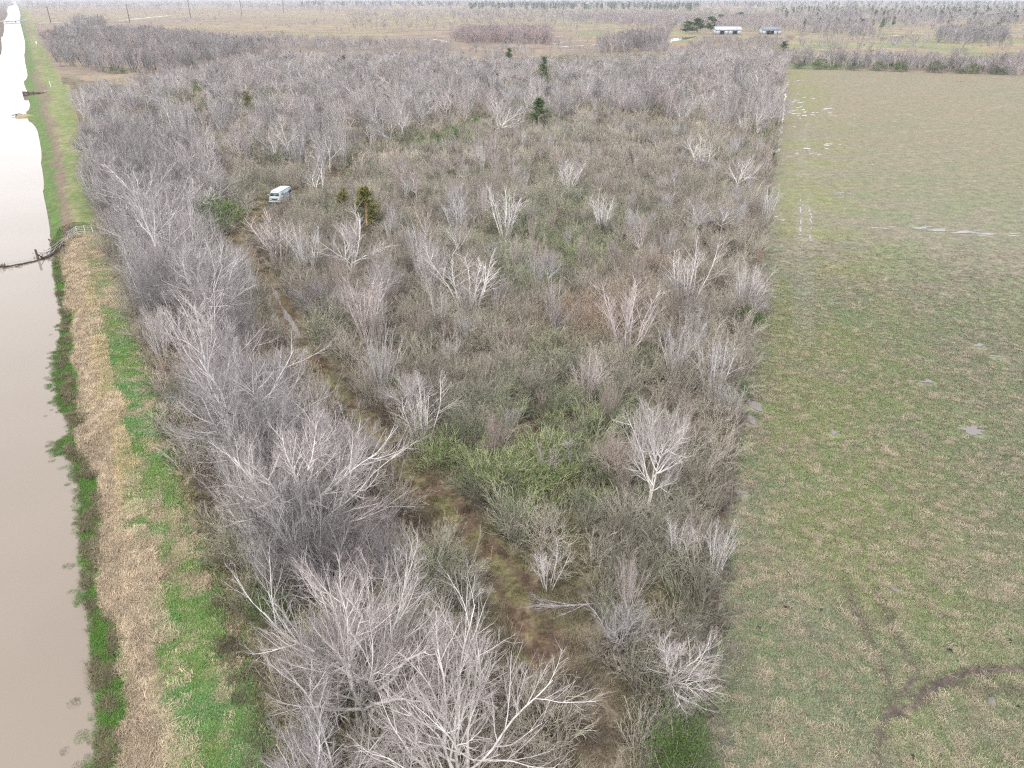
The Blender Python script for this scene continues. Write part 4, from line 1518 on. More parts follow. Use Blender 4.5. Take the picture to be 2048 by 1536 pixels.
idx = np.where(gsc > 0.30, 3 + rs.integers(0, 2, n), idx)
idx = np.where(gsc > 0.72, 7, idx)
idx = np.where(d > 150, 5 + rs.integers(0, 2, n), idx)
sz = np.where(track_d(x, y) < track_w(x, y) * 1.3, .6, 1) * rs.uniform(.6, 1.25, n) * (0.75 + .6 * thick) * np.where(d > 150, 1.15, 1.0)
base = np.array([1.0, 1.0, 1.0])
tint = np.ones((n, 3)) * rs.uniform(.5, 1.45, (n, 1))
tint = lerp(tint, tint * np.array([.84, .96, .80]), np.clip(gsc * 1.5, 0, 1))
tint = lerp(tint, tint * np.array([1.0, .84, .76]), np.clip(redspot, 0, 1))
tint = lerp(tint, tint * np.array([1.25, 1.2, 1.2]), np.where(inwood, .6, 0) + (rs.uniform(0, 1, n) < .12) * .4)
lf = idx == 7
tint[lf] = np.array([1.3, 1.45, 1.05]) * rs.uniform(.6, 1.15, (lf.sum(), 1))
dk = inwood & (rs.uniform(0, 1, n) < .10)
idx[dk] = 7
tint[dk] = np.array([.7, .78, .7]) * rs.uniform(.7, 1.2, (dk.sum(), 1))
sz[dk] *= 1.5
P = np.stack([x, y, land_z(x, y) - .03], 1)
scatter('brush_thicket', 'grey brown and greenish waist high brush covering the lot between track and fence', bsrc, P,
        np.stack([sz, sz, sz * rs.uniform(.8, 1.15, n)], 1), idx, tint, tilt=.14, seed=9)

# weeds and dry grass on the lot's floor
GR = [blades(500, 90, .55, .42, .012, .7), blades(501, 90, .55, .34, .012, 1.0), blades(502, 150, .5, .13, .010, .8), blades(503, 110, .5, .30, .011, 1.25), blades(504, 70, .32, .10, .010, .9), blades(505, 40, .24, .22, .012, 1.3)]
for g in GR:
    g.materials.append(M_GRASS)
gsrc = source('grass_sources', GR)
near = [(540, 1660), (300, 720), (215, 470), (420, 420), (700, 330), (1540, 340), (1392, 1660)]
c = fill(near, 34000, 431)
x, y = c[:, 0], c[:, 1]
d = np.hypot(x, y)
kp = RNG.uniform(0, 1, len(x)) < np.clip(60 / d, .2, 1) ** 1.2
RUTS = [[tuple(p) for p in GP(l)] for l in ([(524, 568), (535, 600), (545, 620), (556, 645), (568, 672), (585, 710)], [(540, 560), (552, 590), (574, 630), (602, 684)], [(752, 872), (752, 900)])]
rutd = np.min([seg_dist(x, y, l) for l in RUTS], axis=0)
kp &= ~((rutd < 1.7) & (y > RUTS[1][-1][1] - 1.5) & (RNG.uniform(0, 1, len(x)) < .9)) & (rutd > 0.55) & ~((seg_dist(x, y - 1.0, RUTS[1]) < .8)) & ((track_d(x, y) > 1.2) | (RNG.uniform(0, 1, len(x)) < .9))
x, y = x[kp], y[kp]
cc = col_scrub(x, y) * RNG.uniform(.65, 1.35, (len(x), 1)) * np.array([1.0, 1.02, 1.05])
scatter('undergrowth_weeds', 'dry brown and olive weeds covering the floor of the lot', gsrc, np.stack([x, y, land_z(x, y)], 1), RNG.uniform(.6, 1.3, len(x)) * np.where(track_d(x, y) < 1.5, .5, 1),
        RNG.choice([0, 1, 3], len(x)), cc, seed=10)

# levee grass
c = fill([(205, 1640), (100, 480), (120, 452), (200, 452), (310, 715), (420, 1100), (640, 1640)], 34000, 441)
x, y = c[:, 0], c[:, 1]
s, t = st(x, y)
q = (t - edge_t(s)) / np.maximum(levee_t(s) - edge_t(s), 1)
kp = (q > 0.0) & (q < 1.08) & (RNG.uniform(0, 1, len(x)) < np.clip(48 / np.hypot(x, y), .3, 1))
x, y, q, s = x[kp], y[kp], q[kp], s[kp]
cc = col_levee(x, y)
rm = RNG.uniform(0, 1, len(x))
sel = (rm < .09) & (q > .3) & (s < S_GATE)
cc[sel] = c3(.33, .27, .195)
sel = (rm > .93) & (q > .15) & (s < S_GATE)
cc[sel] = c3(.12, .175, .065)
isg = cc[:, 1] > cc[:, 0] * 1.02
ix = np.where(isg | (q > .52), 2, np.where(RNG.uniform(0, 1, len(x)) < .5, 3, 1))
scatter('levee_grass', 'dead tan grass, golden stems and green clover on the levee by the canal', gsrc, np.stack([x, y, land_z(x, y)], 1), RNG.uniform(.55, 1.15, len(x)) * np.where(isg, .9, 1),
        ix, cc * RNG.uniform(.95, 1.5, (len(x), 1)), seed=11)
# pasture turf
c = fill([(1400, 1660), (1535, 440), (2110, 440), (2150, 1660)], 230000, 451)
x, y = c[:, 0], c[:, 1]
d = np.hypot(x, y)
mudk = np.min([seg_dist(x, y, l) for l in MUD[:2]], axis=0) > .36 + .26 * RNG.uniform(-1, 1, len(x))
kp = (fence_d(x, y) > .05) & mudk & (RNG.uniform(0, 1, len(x)) < np.clip(42 / d, 0, 1) ** 1.5 * sst(125, 55, d))
x, y = x[kp], y[kp]
PU = np.array([p for p in PUDS if math.hypot(p[0], p[1]) < 420])
kp = np.ones(len(x), bool)
for k in range(0, len(x), 4000):
    a, b = x[k:k + 4000, None] - PU[None, :, 0], y[k:k + 4000, None] - PU[None, :, 1] + .35
    kp[k:k + 4000] = ((a * a + b * b) > (PU[None, :, 2] * .9 + .4) ** 2).all(1)
x, y = x[kp], y[kp]
cc = col_pasture(x, y) * RNG.uniform(.8, 1.75, (len(x), 1)) * np.array([.97, 1.0, .97])
stw = RNG.uniform(0, 1, len(x)) < .03 + .085 * sst(.45, .62, fbm(x, y, .9, 466, 3))
cc[stw] = c3(.265, .222, .165) * RNG.uniform(.8, 1.25, (stw.sum(), 1))
scatter('pasture_grass', 'short grazed green and straw coloured grass of the pasture', gsrc, np.stack([x, y, land_z(x, y)], 1), RNG.uniform(.6, 1.2, len(x)), np.where(stw, 5, 4), cc, seed=12)
# water weeds along the canal margin
sv = RNG.uniform(-12, 60, 4200)
tv = edge_t(sv) + RNG.normal(0, .25, len(sv)) - .15 + RNG.exponential(.25, len(sv)) * np.where(RNG.uniform(0, 1, len(sv)) < .3, -.8, .6)
x, y = A0[0] + sv * AX[0] + tv * PX_[0], A0[1] + sv * AX[1] + tv * PX_[1]
kp = fbm(x, y, 2.6, 461, 5) + RNG.normal(0, .06, len(x)) > .47
x, y = x[kp], y[kp]
cc = lerp(np.tile(c3(.075, .17, .035), (len(x), 1)), c3(.10, .085, .055), RNG.uniform(0, 1, len(x)) ** 2.2)
scatter('water_weeds', 'green water weeds along the muddy edge of the canal', gsrc, np.stack([x, y, np.maximum(land_z(x, y), ZW)], 1), RNG.uniform(.3, .7, len(x)), np.full(len(x), 2), cc, seed=13)


# ------------------------------------------------------------------ the abandoned van
def mesh_grid(name, Vg, mat, parent=None, close_u=True, **kw):
    a, b, _ = Vg.shape
    k_ = np.arange(a * b).reshape(a, b)
    if close_u:
        k2 = np.concatenate([k_, k_[:, :1]], 1)
    else:
        k2 = k_
    Q_ = np.stack([k2[:-1, :-1], k2[:-1, 1:], k2[1:, 1:], k2[1:, :-1]], -1).reshape(-1, 4)
    caps = []
    for row in (k_[0], k_[-1]):
        caps += [(row[0], row[j], row[j + 1]) for j in range(1, b - 1)] if close_u else []
    F_ = [Q_] + ([np.array(caps)] if caps else [])
    return link(name, mk(name, Vg.reshape(-1, 3), F_, True), mat, parent, **kw)


M_VAN = simple('faded_pale_blue_paint', (0.33, 0.39, 0.425), 0.45, 0.4, 0.10, 2.0)
M_VANW = simple('chalky_white_paint', (0.46, 0.475, 0.485), 0.5, 0.4, 0.12, 2.5)
M_VANB = simple('dull_blue_lower_paint', (0.20, 0.25, 0.31), 0.5, 0.35, 0.15, 3.0)
M_GLASS = simple('dusty_dark_glass', (0.035, 0.04, 0.045), 0.12, 0.5, 0.2, 3.0)
M_DARK = simple('black_trim_and_shade', (0.018, 0.018, 0.02), 0.8, 0.2, 0.2, 4.0)  # near-black; also painted-in shade for the van's door gap and the shed bays
M_TYRE = simple('perished_rubber', (0.03, 0.03, 0.03), 0.9, 0.2, 0.2, 8.0)
M_CHROME = simple('dull_chrome', (0.55, 0.56, 0.57), 0.35, 0.5, 0.1, 6.0, 0.6)
vdir = np.array([0.156, 0.988])
van = thing('abandoned_van', 'abandoned pale blue and white van with ribbed roof in a gap between bare trees', 'van', (VAN[0], VAN[1], 0.02), math.atan2(-vdir[1], -vdir[0]), None, (1.06, 1.12, 1.06))


def van_ring(x, hw, z0, z1, top, n=28):
    """cross-section: upright lower sides, windows leaning in, crowned roof"""
    zm = z0 + (z1 - z0) * 0.52
    pts = [(-hw + .06, z0), (hw - .06, z0), (hw, z0 + .1), (hw + .01, zm * .7 + z0 * .3), (hw, zm), (hw * .5 + top * .5, (zm + z1) / 2), (top, z1 - .14), (top - .07, z1 - .05), (top * .6, z1 + .015), (0, z1 + .03)]
    pts += [(-y_, z_) for y_, z_ in pts[-2:1:-1]]
    return [(x, y_, z_) for y_, z_ in pts]


SEC = [(-2.28, .80, .50, 1.60, .62), (-2.24, .88, .40, 1.78, .72), (-2.12, .92, .36, 1.90, .78), (-1.0, .93, .34, 1.95, .80), (0.6, .93, .34, 1.95, .80), (1.55, .93, .34, 1.92, .79), (1.80, .92, .34, 1.80, .76),
       (2.02, .90, .35, 1.42, .80), (2.18, .87, .36, 1.16, .80), (2.26, .80, .42, 1.05, .74)]
mesh_grid('body', np.array([van_ring(*q) for q in SEC]), M_VAN, van)


def panel(name, q, mat, parent, off=(0, 0, 0), th=0.012):
    """a thin plate given by four corners"""
    q = np.array(q, float) + np.array(off)
    nrm = np.cross(q[1] - q[0], q[3] - q[0])
    nrm /= np.linalg.norm(nrm)
    v = np.concatenate([q - nrm * th, q + nrm * th])
    return MB().add(v, [(0, 3, 2, 1), (4, 5, 6, 7), (0, 1, 5, 4), (1, 2, 6, 5), (2, 3, 7, 6), (3, 0, 4, 7)]).build(name, mat, parent)


roof = MB()
rv = np.array([[(x_, y_ * tw, 1.955 + .05 * (1 - y_ ** 2) - dz) for y_ in (-1, -.5, 0, .5, 1)] for x_, tw, dz in ((-2.16, .70, .045), (-1.9, .76, .012), (1.4, .76, .012), (1.66, .72, .055))])
for lay, (dz) in enumerate((0, -.04)):
    pass
kk = np.arange(20).reshape(4, 5)
roof.add(rv.reshape(-1, 3), np.stack([kk[:-1, :-1], kk[:-1, 1:], kk[1:, 1:], kk[1:, :-1]], -1).reshape(-1, 4))
ro = roof.build('roof', M_VANW, van)
for k in range(5):
    MB().box((-1.75 + k * .72, 0, 2.02), (.05, 1.16, .025)).build('roof_rib', M_STEEL, ro)
for sg in (-1, 1):
    MB().tube([(-2.0, sg * .74, 1.955), (-1, sg * .76, 1.975), (.6, sg * .76, 1.975), (1.5, sg * .74, 1.94)], .025, 5).build('drip_rail', M_VANW, ro)
panel('windscreen', [(2.045, -.70, 1.30), (2.045, .70, 1.30), (1.835, .64, 1.74), (1.835, -.64, 1.74)], M_GLASS, van, (.035, 0, .02))
MB().box((2.06, 0, 1.53), (.02, .035, .44)).build('windscreen_post', M_VANW, van)
panel('rear_window', [(-2.30, .55, 1.22), (-2.30, -.55, 1.22), (-2.27, -.5, 1.6), (-2.27, .5, 1.6)], M_GLASS, van)
for sg in (-1, 1):
    for nm, x0, x1, mat in (('door_window', .95, 1.58, M_GLASS), ('side_window', .10, .72, M_VAN), ('side_window', -.72, -.02, M_VAN), ('side_window', -1.95, -1.40, M_GLASS)):
        q = [(x0, sg * .945, 1.24), (x1, sg * .945, 1.24), (x1 - .04, sg * .872, 1.66), (x0 + .04, sg * .872, 1.66)]
        wn_ = panel(nm, q if sg < 0 else q[::-1], mat, van)
    panel('lower_stripe', [(-2.05, sg * .952, .52), (2.0, sg * .952, .52), (2.0, sg * .952, .88), (-2.05, sg * .952, .88)], M_VANB, van, th=.006)
    d = panel('door', [(.86, sg * .955, .90), (1.70, sg * .955, .90), (1.70, sg * .95, 1.2), (.86, sg * .95, 1.2)], M_VAN, van, th=.008)
    MB().box((.98, sg * .985, 1.08), (.14, .03, .03)).build('handle', M_CHROME, d)
    MB().box((-1.05, sg * .955, 1.03), (.42, .03, 1.0)).build('door_gap_shade', M_DARK, van)  # dark plate on the closed side, painting the shade of a door gap
    MB().tube([(1.72, sg * .93, 1.25), (1.78, sg * 1.08, 1.3)], .015, 5).box((1.78, sg * 1.12, 1.36), (.04, .14, .2)).build('mirror', M_CHROME, van)
    for xw in (1.30, -1.45):
        ww = MB().tube([(xw, sg * .74, .33), (xw, sg * .95, .33)], .33, 18).build('wheel', M_TYRE, van)
        MB().tube([(xw, sg * .93, .33), (xw, sg * .965, .33)], .19, 14).build('rim', M_CHROME, ww)
    MB().tube([(2.22, sg * .60, .82), (2.30, sg * .60, .82)], .11, 12).build('headlight', M_CHROME, van)
MB().box((2.28, 0, .84), (.03, .78, .14)).build('grille', M_DARK, van)
MB().box((2.31, 0, 1.03), (.03, 1.5, .05)).build('nose_trim', M_VANW, van)
fb = MB().box((2.36, 0, .52), (.12, 1.78, .16)).build('front_bumper', M_VANW, van)
MB().box((2.425, .1, .53), (.012, .42, .10)).build('number_plate_recess', M_DARK, fb)
MB().box((-2.36, 0, .52), (.10, 1.7, .15)).build('rear_bumper', M_VANW, van)

# ------------------------------------------------------------------ gate across the levee
gA, gM, gB = [np.array(G(*q)) for q in ((141, 481), (158, 477), (203, 471))]
gz = lambda p: float(land_z(np.array([p[0]]), np.array([p[1]]))[0])
gate = thing('steel_gate', 'silver tube gate of five rails across the green levee top', 'gate', (gA[0], gA[1], gz(gA)), 0)
o0 = np.array([gA[0], gA[1], gz(gA)])


def gp(p, h):
    return np.array([p[0], p[1], gz(p) + h]) - o0


for k in range(5):
    h = .22 + k * .25
    MB().tube([gp(gA, h - .1), gp(gM, h), gp(gB, h)], .033, 6).build('rail', M_STEEL, gate)
for p, tt in ((gA, 0), (gM, 0), (gM * .66 + gB * .34, 0), (gM * .33 + gB * .67, 0), (gB, 0)):
    MB().tube([gp(p, .1), gp(p, 1.27)], .035, 6).build('upright', M_STEEL, gate)
for p in (gA - (gM - gA) * .12, gB + (gB - gM) * .04):
    MB().tube([gp(p, -.2), gp(p, 1.45)], .08, 8).build('gate_post', M_WOOD, gate)


# ------------------------------------------------------------------ flood fence at the water
def tube_thing(name, label, cat, pts, r, mat, n=7, group=None):
    pts = np.array(pts, float)
    o_ = MB().tube(pts - pts[0], r, n).build(name, mat, None, True, label=label, category=cat)
    o_.location = pts[0]
    if group:
        o_['group'] = group
    return o_


b_ = g3(129, 511, -.2)
hp = height_at(129, 511, 484, -.2)
tube_thing('leaning_post', 'leaning weathered wooden post on the bank below the steel gate', 'post', [(b_[0], b_[1], -.5), (b_[0] + .1, b_[1], hp * .5), (b_[0] + .45, b_[1] + .1, hp - .2)], [.13, .12, .11], M_WOOD)
wpt = g3(77, 520, ZW)
wp = thing('water_post', 'dark upright post with a brace standing in the canal', 'post', (wpt[0], wpt[1], ZW))
MB().tube([(0, 0, -1), (0, 0, height_at(77, 520, 499, ZW))], [.17, .14], 8).build('post', M_LOG, wp, True)
MB().tube([(.05, 0, .85), (.8, .2, -.1)], .07, 6).build('brace', M_LOG, wp, True)
tube_thing('bank_pole', 'thin dark pole lying from the steel gate down to the water', 'pole', [(*G(133, 495, .3), .5), (*G(116, 488, -.2), -.05), (*G(97, 479, ZW), ZW + .05)], .07, M_LOG)
bl = [(116, 503), (108, 509), (98, 514), (88, 517), (77, 521), (68, 524), (58, 526), (46, 529), (34, 531), (22, 533), (8, 534), (-14, 534)]
bp = GP(bl, ZW)
boom = thing('log_boom', 'dark floating log boom with drift caught on it across the canal', 'boom', (bp[0][0], bp[0][1], ZW))
bb = np.concatenate([bp - bp[0], .08 + .05 * np.sin(np.arange(len(bp)))[:, None]], 1)
MB().tube(bb[:5], [.24, .22, .2, .15, .14], 7).build('log', M_LOG, boom, True)
MB().tube(bb[4:8] + [0, .1, .0], [.15, .12, .13, .10], 7).build('log', M_LOG, boom, True)
MB().tube(bb[7:], [.12, .09, .08, .10, .10], 7).build('log', M_LOG, boom, True)
rs = np.random.default_rng(55)
for c_, nn, sp in ((bb[1], 26, .7), (bb[3], 16, .5), (bb[10], 34, .7), (bb[0], 22, .6)):
    m_ = MB()
    for k in range(nn):
        a_ = rs.uniform(0, 6.28)
        p_ = c_ + rs.normal(0, sp, 3) * [1.3, .45, .08]
        p_[2] = abs(p_[2]) * .6 + .05
        l_ = rs.uniform(.3, 1.0)
        m_.tube([p_, p_ + np.array([math.cos(a_) * l_, math.sin(a_) * l_, rs.uniform(-.05, .35)])], rs.uniform(.015, .05), 4)
    m_.build('drift_sticks', M_LOG, boom)
tube_thing('cable', 'thin pale cable stretched just above the water beside the log boom', 'cable', [(*G(88, 514, ZW), ZW + .25), (*G(45, 521, ZW), ZW + .12), (*G(-12, 528, ZW), ZW + .25)], .02, M_STEEL, 4)
fp = [np.array(G(*q, -.3)) for q in ((93, 509), (131, 494))]
pan = thing('flood_panel', 'leaning barred steel panel on the bank between the steel gate and the water', 'panel', (fp[0][0], fp[0][1], -.6))
ud = np.append((fp[1] - fp[0]), .75)
for k in range(6):
    o_ = np.array([.0, .28 * k, .17 * k])
    MB().tube([o_, o_ + ud * (1.0 if k < 4 else .95)], .03, 5).build('bar', M_STEEL if k % 2 else M_RUST, pan)
for f_ in (0, .35, .7, 1):
    MB().tube([ud * f_, ud * f_ + np.array([0, 1.45, .87])], .032, 5).build('crossbar', M_STEEL, pan)

# timber bulkhead and drift heap farther up the canal
bk = [np.array(G(*q, -.4)) for q in ((48, 190), (64, 192), (92, 190))]
bh = thing('timber_bulkhead', 'dark plank bulkhead cutting through the green canal bank', 'bulkhead', (bk[0][0], bk[0][1], ZW))
m0 = np.array([*bk[0], ZW])
for k in range(14):
    f_ = k / 13
    p_ = (bk[0] * (1 - f_) + bk[1] * f_) if f_ < .5 else (bk[1] * (1 - (f_ - .5) * 2) + bk[2] * (f_ - .5) * 2)
    p_ = bk[0] + (bk[2] - bk[0]) * f_
    MB().box((p_[0] - m0[0], p_[1] - m0[1], .55 + .05 * math.sin(k * 2.1)), (.75, .14, 1.9 - .5 * f_), .05 * math.sin(k)).build('plank', M_WOOD if k % 3 else M_LOG, bh)
MB().tube([(0, -.15, 1.15), (bk[2][0] - m0[0], bk[2][1] - m0[1] - .15, 1.0)], .1, 6).build('waling', M_LOG, bh)
hm = np.array(G(42, 233, ZW))
heap = thing('drift_heap', 'tan reed heap with dark sticks reaching from the bank into the canal', 'heap', (hm[0], hm[1], ZW))
a_ = np.linspace(0, 2 * math.pi, 18, endpoint=False)
rings = []
for k, (r_, z_) in enumerate(((1.0, -.15), (.95, .12), (.75, .38), (.4, .52), (.05, .56))):
    w__ = r_ * (1 + .18 * np.sin(a_ * 3 + 1) + .1 * np.sin(a_ * 5))
    rings.append(np.stack([np.cos(a_) * w__ * 2.6 + .9, np.sin(a_) * w__ * 1.7, z_ + .06 * np.sin(a_ * 7 + k)], 1))
mesh_grid('reed_mound', np.array(rings), simple('dead_reeds', (.26, .215, .125), .95, .1, .3, 4), heap)
m_ = MB()
for k in range(40):
    q = rs.uniform(0, 6.28)
    p_ = np.array([-1.2 + rs.normal(0, .7), rs.normal(.5, .8), .15 + abs(rs.normal(0, .15))])
    m_.tube([p_, p_ + np.array([math.cos(q), math.sin(q), rs.uniform(-.1, .5)]) * rs.uniform(.4, 1.3)], rs.uniform(.02, .06), 4)
m_.build('sticks', M_LOG, heap)
# marker post, pipe across the canal
mp_ = g3(102, 175, .3)
t_ = thing('marker_post', 'short white marker post on the green levee beyond the bulkhead', 'post', (mp_[0], mp_[1], .3))
MB().tube([(0, 0, -.3), (0, 0, height_at(102, 175, 164, .3))], .12, 7).build('shaft', M_VANW, t_)
MB().tube([(0, 0, height_at(102, 175, 164, .3)), (0, 0, height_at(102, 175, 163, .3) + .1)], .2, 7).build('cap', M_VANW, t_)
pa, pb = np.array(G(-14, 45, .6)), np.array(G(54, 41, .6))
pc = thing('pipe_crossing', 'long white pipe crossing the canal far off at top left', 'pipe', (pa[0], pa[1], 0))
MB().tube([(0, 0, .9), (pb[0] - pa[0], pb[1] - pa[1], .9)], .75, 8).build('pipe', M_VANW, pc, True)
for f_ in (.12, .38, .64, .97):
    MB().tube([((pb - pa) * f_)[0:1].tolist() + ((pb - pa) * f_)[1:2].tolist() + [-2.5], ((pb - pa) * f_).tolist() + [.3]], .45 if f_ < .9 else .9, 7).build('support', M_LOG, pc)

# ------------------------------------------------------------------ power poles
for k, (u, v, vt, lb) in enumerate([(102, 46, 13, 'leftmost dark power pole, beside the far canal levee'), (260, 46, 8, 'dark power pole above the left copse, by the flood strip'), (382, 38, 0, 'dark power pole right of the far flood strip end'),
                                    (484, 31, -2, 'fourth dark power pole from the canal, on the bare far field'), (568, 26, -3, 'fifth dark power pole from the canal on the far field'), (641, 20, -3, 'sixth dark power pole, smallest and farthest from the canal')]):
    p_ = g3(u, v)
    h = height_at(u, v, vt)
    t_ = thing('power_pole', lb, 'power pole', p_, 0, 'power poles across the far field')
    MB().tube([(0, 0, -.5), (0, 0, h)], [.7, .5], 8).build('pole', M_LOG, t_, True)
    MB().box((0, 0, h - 1.0), (2.6, .25, .3), .9).build('crossarm', M_LOG, t_)
    m_ = MB()
    for sx_ in (-1.1, 0, 1.1):
        m_.tube([(sx_ * math.cos(.9), sx_ * math.sin(.9), h - .86), (sx_ * math.cos(.9), sx_ * math.sin(.9), h - .45)], .1, 5)
    m_.build('insulators', M_STEEL, t_)

# ------------------------------------------------------------------ white sheds at the far side
M_SHEET = simple('white_sheet_metal', (0.42, 0.44, 0.47), 0.45, 0.4, 0.08, .3)
M_SHEETG = simple('grey_sheet_metal', (0.17, 0.18, 0.20), 0.5, 0.4, 0.15, .3)


def shed(u0, u1, vb, vt, label, roofmat, bays, open_, dep=12):
    p0, p1 = np.array(G(u0, vb)), np.array(G(u1, vb))
    L_ = np.linalg.norm(p1 - p0)
    h = height_at((u0 + u1) / 2, vb, vt)
    e = h * .55
    o_ = thing('metal_shed', label, 'shed', (p0[0], p0[1], 0), math.atan2(p1[1] - p0[1], p1[0] - p0[0]), 'metal sheds by the far woods')
    m_ = MB().box((L_ / 2, dep - .1, e / 2), (L_, .2, e)).box((.1, dep / 2, e / 2), (.2, dep - .5, e - .02)).box((L_ - .1, dep / 2, e / 2), (.2, dep - .5, e - .02))
    m_.add([(0, 0, e), (0, dep, e), (0, dep / 2, h - .1)], None, [(0, 2, 1)]).add([(L_, 0, e), (L_, dep, e), (L_, dep / 2, h - .1)], None, [(0, 1, 2)])
    m_.build('wall', M_SHEET, o_)
    bw = L_ / bays
    for k in range(bays):
        if k in open_:
            MB().box((bw * (k + .5), dep * .6, e * .45), (bw - .5, .2, e * .9)).build('bay_shade', M_DARK, o_)  # dark sheet set inside the open bay in place of its shade
            MB().box((bw * (k + .5), .1, e * .9), (bw - .3, .2, e * .2)).build('lintel', M_SHEET, o_)
        else:
            MB().box((bw * (k + .5), .1, e / 2), (bw - .06, .22, e - .04)).build('wall_panel', M_SHEET, o_)
        MB().box((bw * k + .15, -.06, e / 2), (.3, .3, e)).build('door_post', M_SHEETG, o_)
    for nm, ya, yb in (('roof', -.6, dep / 2), ('roof', dep / 2, dep + .6)):
        q = [(-.5, ya, e + .15 if ya < 0 else h), (L_ + .5, ya, e + .15 if ya < 0 else h), (L_ + .5, yb, h if ya < 0 else e + .15), (-.5, yb, h if ya < 0 else e + .15)]
        r_ = panel(nm, q, roofmat, o_, (0, 0, .12), .05)
        if ya < 0:
            for k in range(int(L_ / 2.4)):
                MB().tube([(k * 2.4 + .8, ya, e + .38), (k * 2.4 + .8, yb, h + .2)], .07, 4).build('roof_seam', M_SHEETG, r_)
    MB().box((L_ / 2, dep / 2, h + .2), (L_ + 1, .6, .18)).build('ridge_cap', M_SHEETG if roofmat is M_SHEET else M_SHEET, o_)


shed(1431, 1482, 69, 53, 'long low white metal shed, the left one by the far dark trees', M_SHEET, 6, (1, 4))
shed(1524, 1562, 69, 53, 'white fronted metal shed with a grey roof, right of the longer white shed', M_SHEETG, 5, (1, 2))
shed(2018, 2075, 27, 20, 'far pale shed cut by the right edge of the photo', M_SHEET, 5, (2,), 20)

# ------------------------------------------------------------------ fences
def fence(name, label, p0, p1, step, hgt, mats, seed, white=True):
    rs = np.random.default_rng(seed)
    L_ = np.linalg.norm(p1 - p0)
    d_ = (p1 - p0) / L_
    o_ = thing(name, label, 'fence', (p0[0], p0[1], 0))
    n_ = int(L_ / step)
    base_m = {}
    posts = []
    for k in range(n_ + 1):
        q = d_ * k * step + rs.normal(0, .05, 2)
        kind = 1 if k % 9 == 4 else 0
        if kind not in base_m:
            base_m[kind] = MB().tube([(0, 0, -.3), (0, 0, hgt * (1.0 if kind else .96))], .085 if kind else .035, 6).mesh('post')
            base_m[kind].materials.append(mats[kind])
        c = link('post', base_m[kind], None, o_)
        c.location = (q[0], q[1], 0)
        c.rotation_euler = (rs.normal(0, .05), rs.normal(0, .05), 0)
        if not kind and white and k % 4 == 1:
            if 'tip' not in base_m:
                base_m['tip'] = MB().tube([(0, 0, hgt * .95), (0, 0, hgt * 1.03)], .038, 6).mesh('tip')
                base_m['tip'].materials.append(M_VANW)
            link('tip', base_m['tip'], None, c)
        posts.append(q)
    for hh in np.linspace(.3, hgt * .95, 4):
        MB().tube([(q[0], q[1], hh) for q in posts], .007, 4).build('wire', M_WOOD, o_)
    return o_


fence('wire_fence', 'long straight wire fence between the scrub lot and the open pasture', FENCE[0] - fdir * 12, FENCE[1], 4.5, 1.25, (M_WOOD, M_WOOD), 3)
fence('field_fence', 'dark wire fence under the hedge along the far pasture edge', BACK[0] - BN * 1.5, BACK[1] - BN * 1.5, 5.0, 1.5, (M_LOG, M_LOG), 4, False)
for u, v, vt, lb in ((1518, 530, 503, 'thick rusty brown fence post leaning beside the pasture, below the puddled gateway'), (1541, 340, 322, 'dark fence post under the narrow fence cedar')):
    p_ = g3(u, v)
    tube_thing('fence_post', lb, 'post', [(p_[0], p_[1], -.3), (p_[0] + .15, p_[1], height_at(u, v, vt))], .14, M_RUST)

# ------------------------------------------------------------------ fallen branch, ant mounds, dung in the grass
fa, fbp = np.array(G(1215, 1212)), np.array(G(1098, 1222))
fo = thing('fallen_branch', 'pale fallen branch with a spray of twigs lying across the brown clearing', 'branch', (fa[0], fa[1], .1))
dv = np.append(fbp - fa, .1)
rs = np.random.default_rng(91)
pl = Plant()
m1, r1 = grow(rs, np.array([[0, 0, .15]]), unit(dv[None]), np.array([np.linalg.norm(dv) * 1.15]), np.array([.055]), 7, .05, .0, .4)
pl.add('stem', m1, r1, 6, 0.0)
P, D, L2, r2 = sprout(rs, m1, np.array([np.linalg.norm(dv)]), np.array([.035]), 34, .3, 1.0, 22, .6, .5)
D[:, 2] *= .35
p2, q2 = grow(rs, P, unit(D), L2, r2, 4, .07, .0, .4)
pl.add('twigs', p2, q2, 4, .3)
P, D, L3, r3 = sprout(rs, p2, L2, r2, 6, .2, 1, 26, .5, .7)
D[:, 2] *= .4
p3, q3 = grow(rs, P, unit(D), L3, np.maximum(r3, .008), 2, .1, .0, .5)
pl.add('twigs', p3, q3, 3, .9)
for part, mat in (('stem', M_TRUNK), ('twigs', M_TWIG)):
    c = link(part, pl.mesh(part, part), mat, fo)
    c['tint'] = [.95, .93, .92, 1.0]


def lump(name, label, cat, u, v, r, hh, mat, seed, group):
    p_ = g3(u, v)
    a_ = np.linspace(0, 2 * math.pi, 12, endpoint=False)
    rings = []
    for k, (f_, z_) in enumerate(((1.15, -.08), (1.0, .12), (.8, .55), (.45, .9), (.06, 1.0))):
        w__ = f_ * (1 + .16 * np.sin(a_ * 2 + seed) + .12 * np.sin(a_ * 3 + seed * 2.1) + .08 * np.sin(a_ * 7 + k))
        rings.append(np.stack([np.cos(a_) * w__ * r, np.sin(a_) * w__ * r * .85, z_ * hh + .02 * np.sin(a_ * 5 + k)], 1))
    o_ = mesh_grid(name, np.array(rings), mat, None, label=label, category=cat)
    o_['group'] = group
    o_.location = (p_[0], p_[1], float(land_z(np.array([p_[0]]), np.array([p_[1]]))[0]))
    o_.rotation_euler = (0, 0, seed)


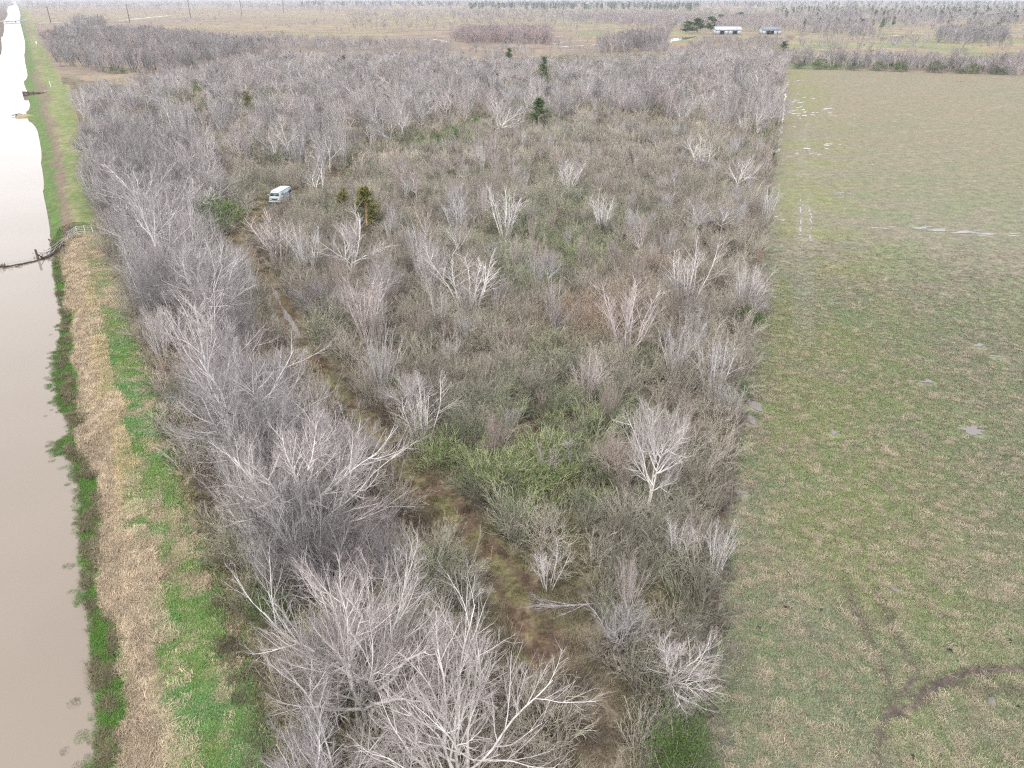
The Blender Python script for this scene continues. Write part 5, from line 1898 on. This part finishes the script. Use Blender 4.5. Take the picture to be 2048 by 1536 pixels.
M_ANT = simple('grey_ant_soil', (.16, .145, .13), .95, .1, .2, 12)
M_DUNG = simple('dark_dung', (.022, .019, .016), .9, .15, .3, 14)
lump('ant_mound', 'grey ant mound in the grass below the curved mud track', 'mound', 1983, 1404, .27, .22, M_ANT, 1.0, 'ant mounds in the pasture')
lump('ant_mound', 'flattened grey ant mound in the grass above the curved mud track', 'mound', 1790, 1180, .3, .12, M_ANT, 2.3, 'ant mounds in the pasture')
for k, (u, v, lb) in enumerate([(1577, 1147, 'dark dung pat alone in the grass, nearest the fence above the mud track'), (1827, 1199, 'dark dung pat right beside the flattened ant mound'), (1516, 1255, 'dark dung pat closest to the fence in the near pasture'),
                                (1570, 1214, 'dark dung pat between the fence and the old faint wheel track'), (1636, 1297, 'dark dung pat left of where the mud tracks join'), (1899, 1302, 'largest dark dung pat, above the curved mud track'),
                                (2020, 1281, 'dark dung pat near the right edge above the mud track'), (1443, 1384, 'dark dung pat against the foot of the fence'), (2035, 1412, 'dark dung pat right of the grey ant mound'),
                                (1698, 1014, 'dark dung pat highest up in the near pasture'), (1642, 1220, 'dark dung pat beside a green tuft left of the faint wheel track'), (1825, 1515, 'dark dung pat at the bottom edge inside the mud track curve')]):
    lump('dung_pat', lb, 'dung pat', u, v, .17 if k != 5 else .26, .07, M_DUNG, k * 1.3, 'dung pats in the pasture')

# ------------------------------------------------------------------ damp winter air
HAZE = 0.00014
hz = MB().box((0, 29000, 22.5), (130000, 64000, 51.0)).build('haze', None, None, kind='stuff', label='thin pale winter haze over the whole land')
hm_ = bpy.data.materials.new('haze')
hm_.use_nodes = True
ht = hm_.node_tree
ht.nodes.clear()
ho = ht.nodes.new('ShaderNodeOutputMaterial')
hv = ht.nodes.new('ShaderNodeVolumePrincipled')
hv.inputs['Color'].default_value = (0.84, 0.85, 0.93, 1)
hv.inputs['Density'].default_value = HAZE
hv.inputs['Anisotropy'].default_value = 0.2
ht.links.new(hv.outputs[0], ho.inputs['Volume'])
hz.data.materials.append(hm_)
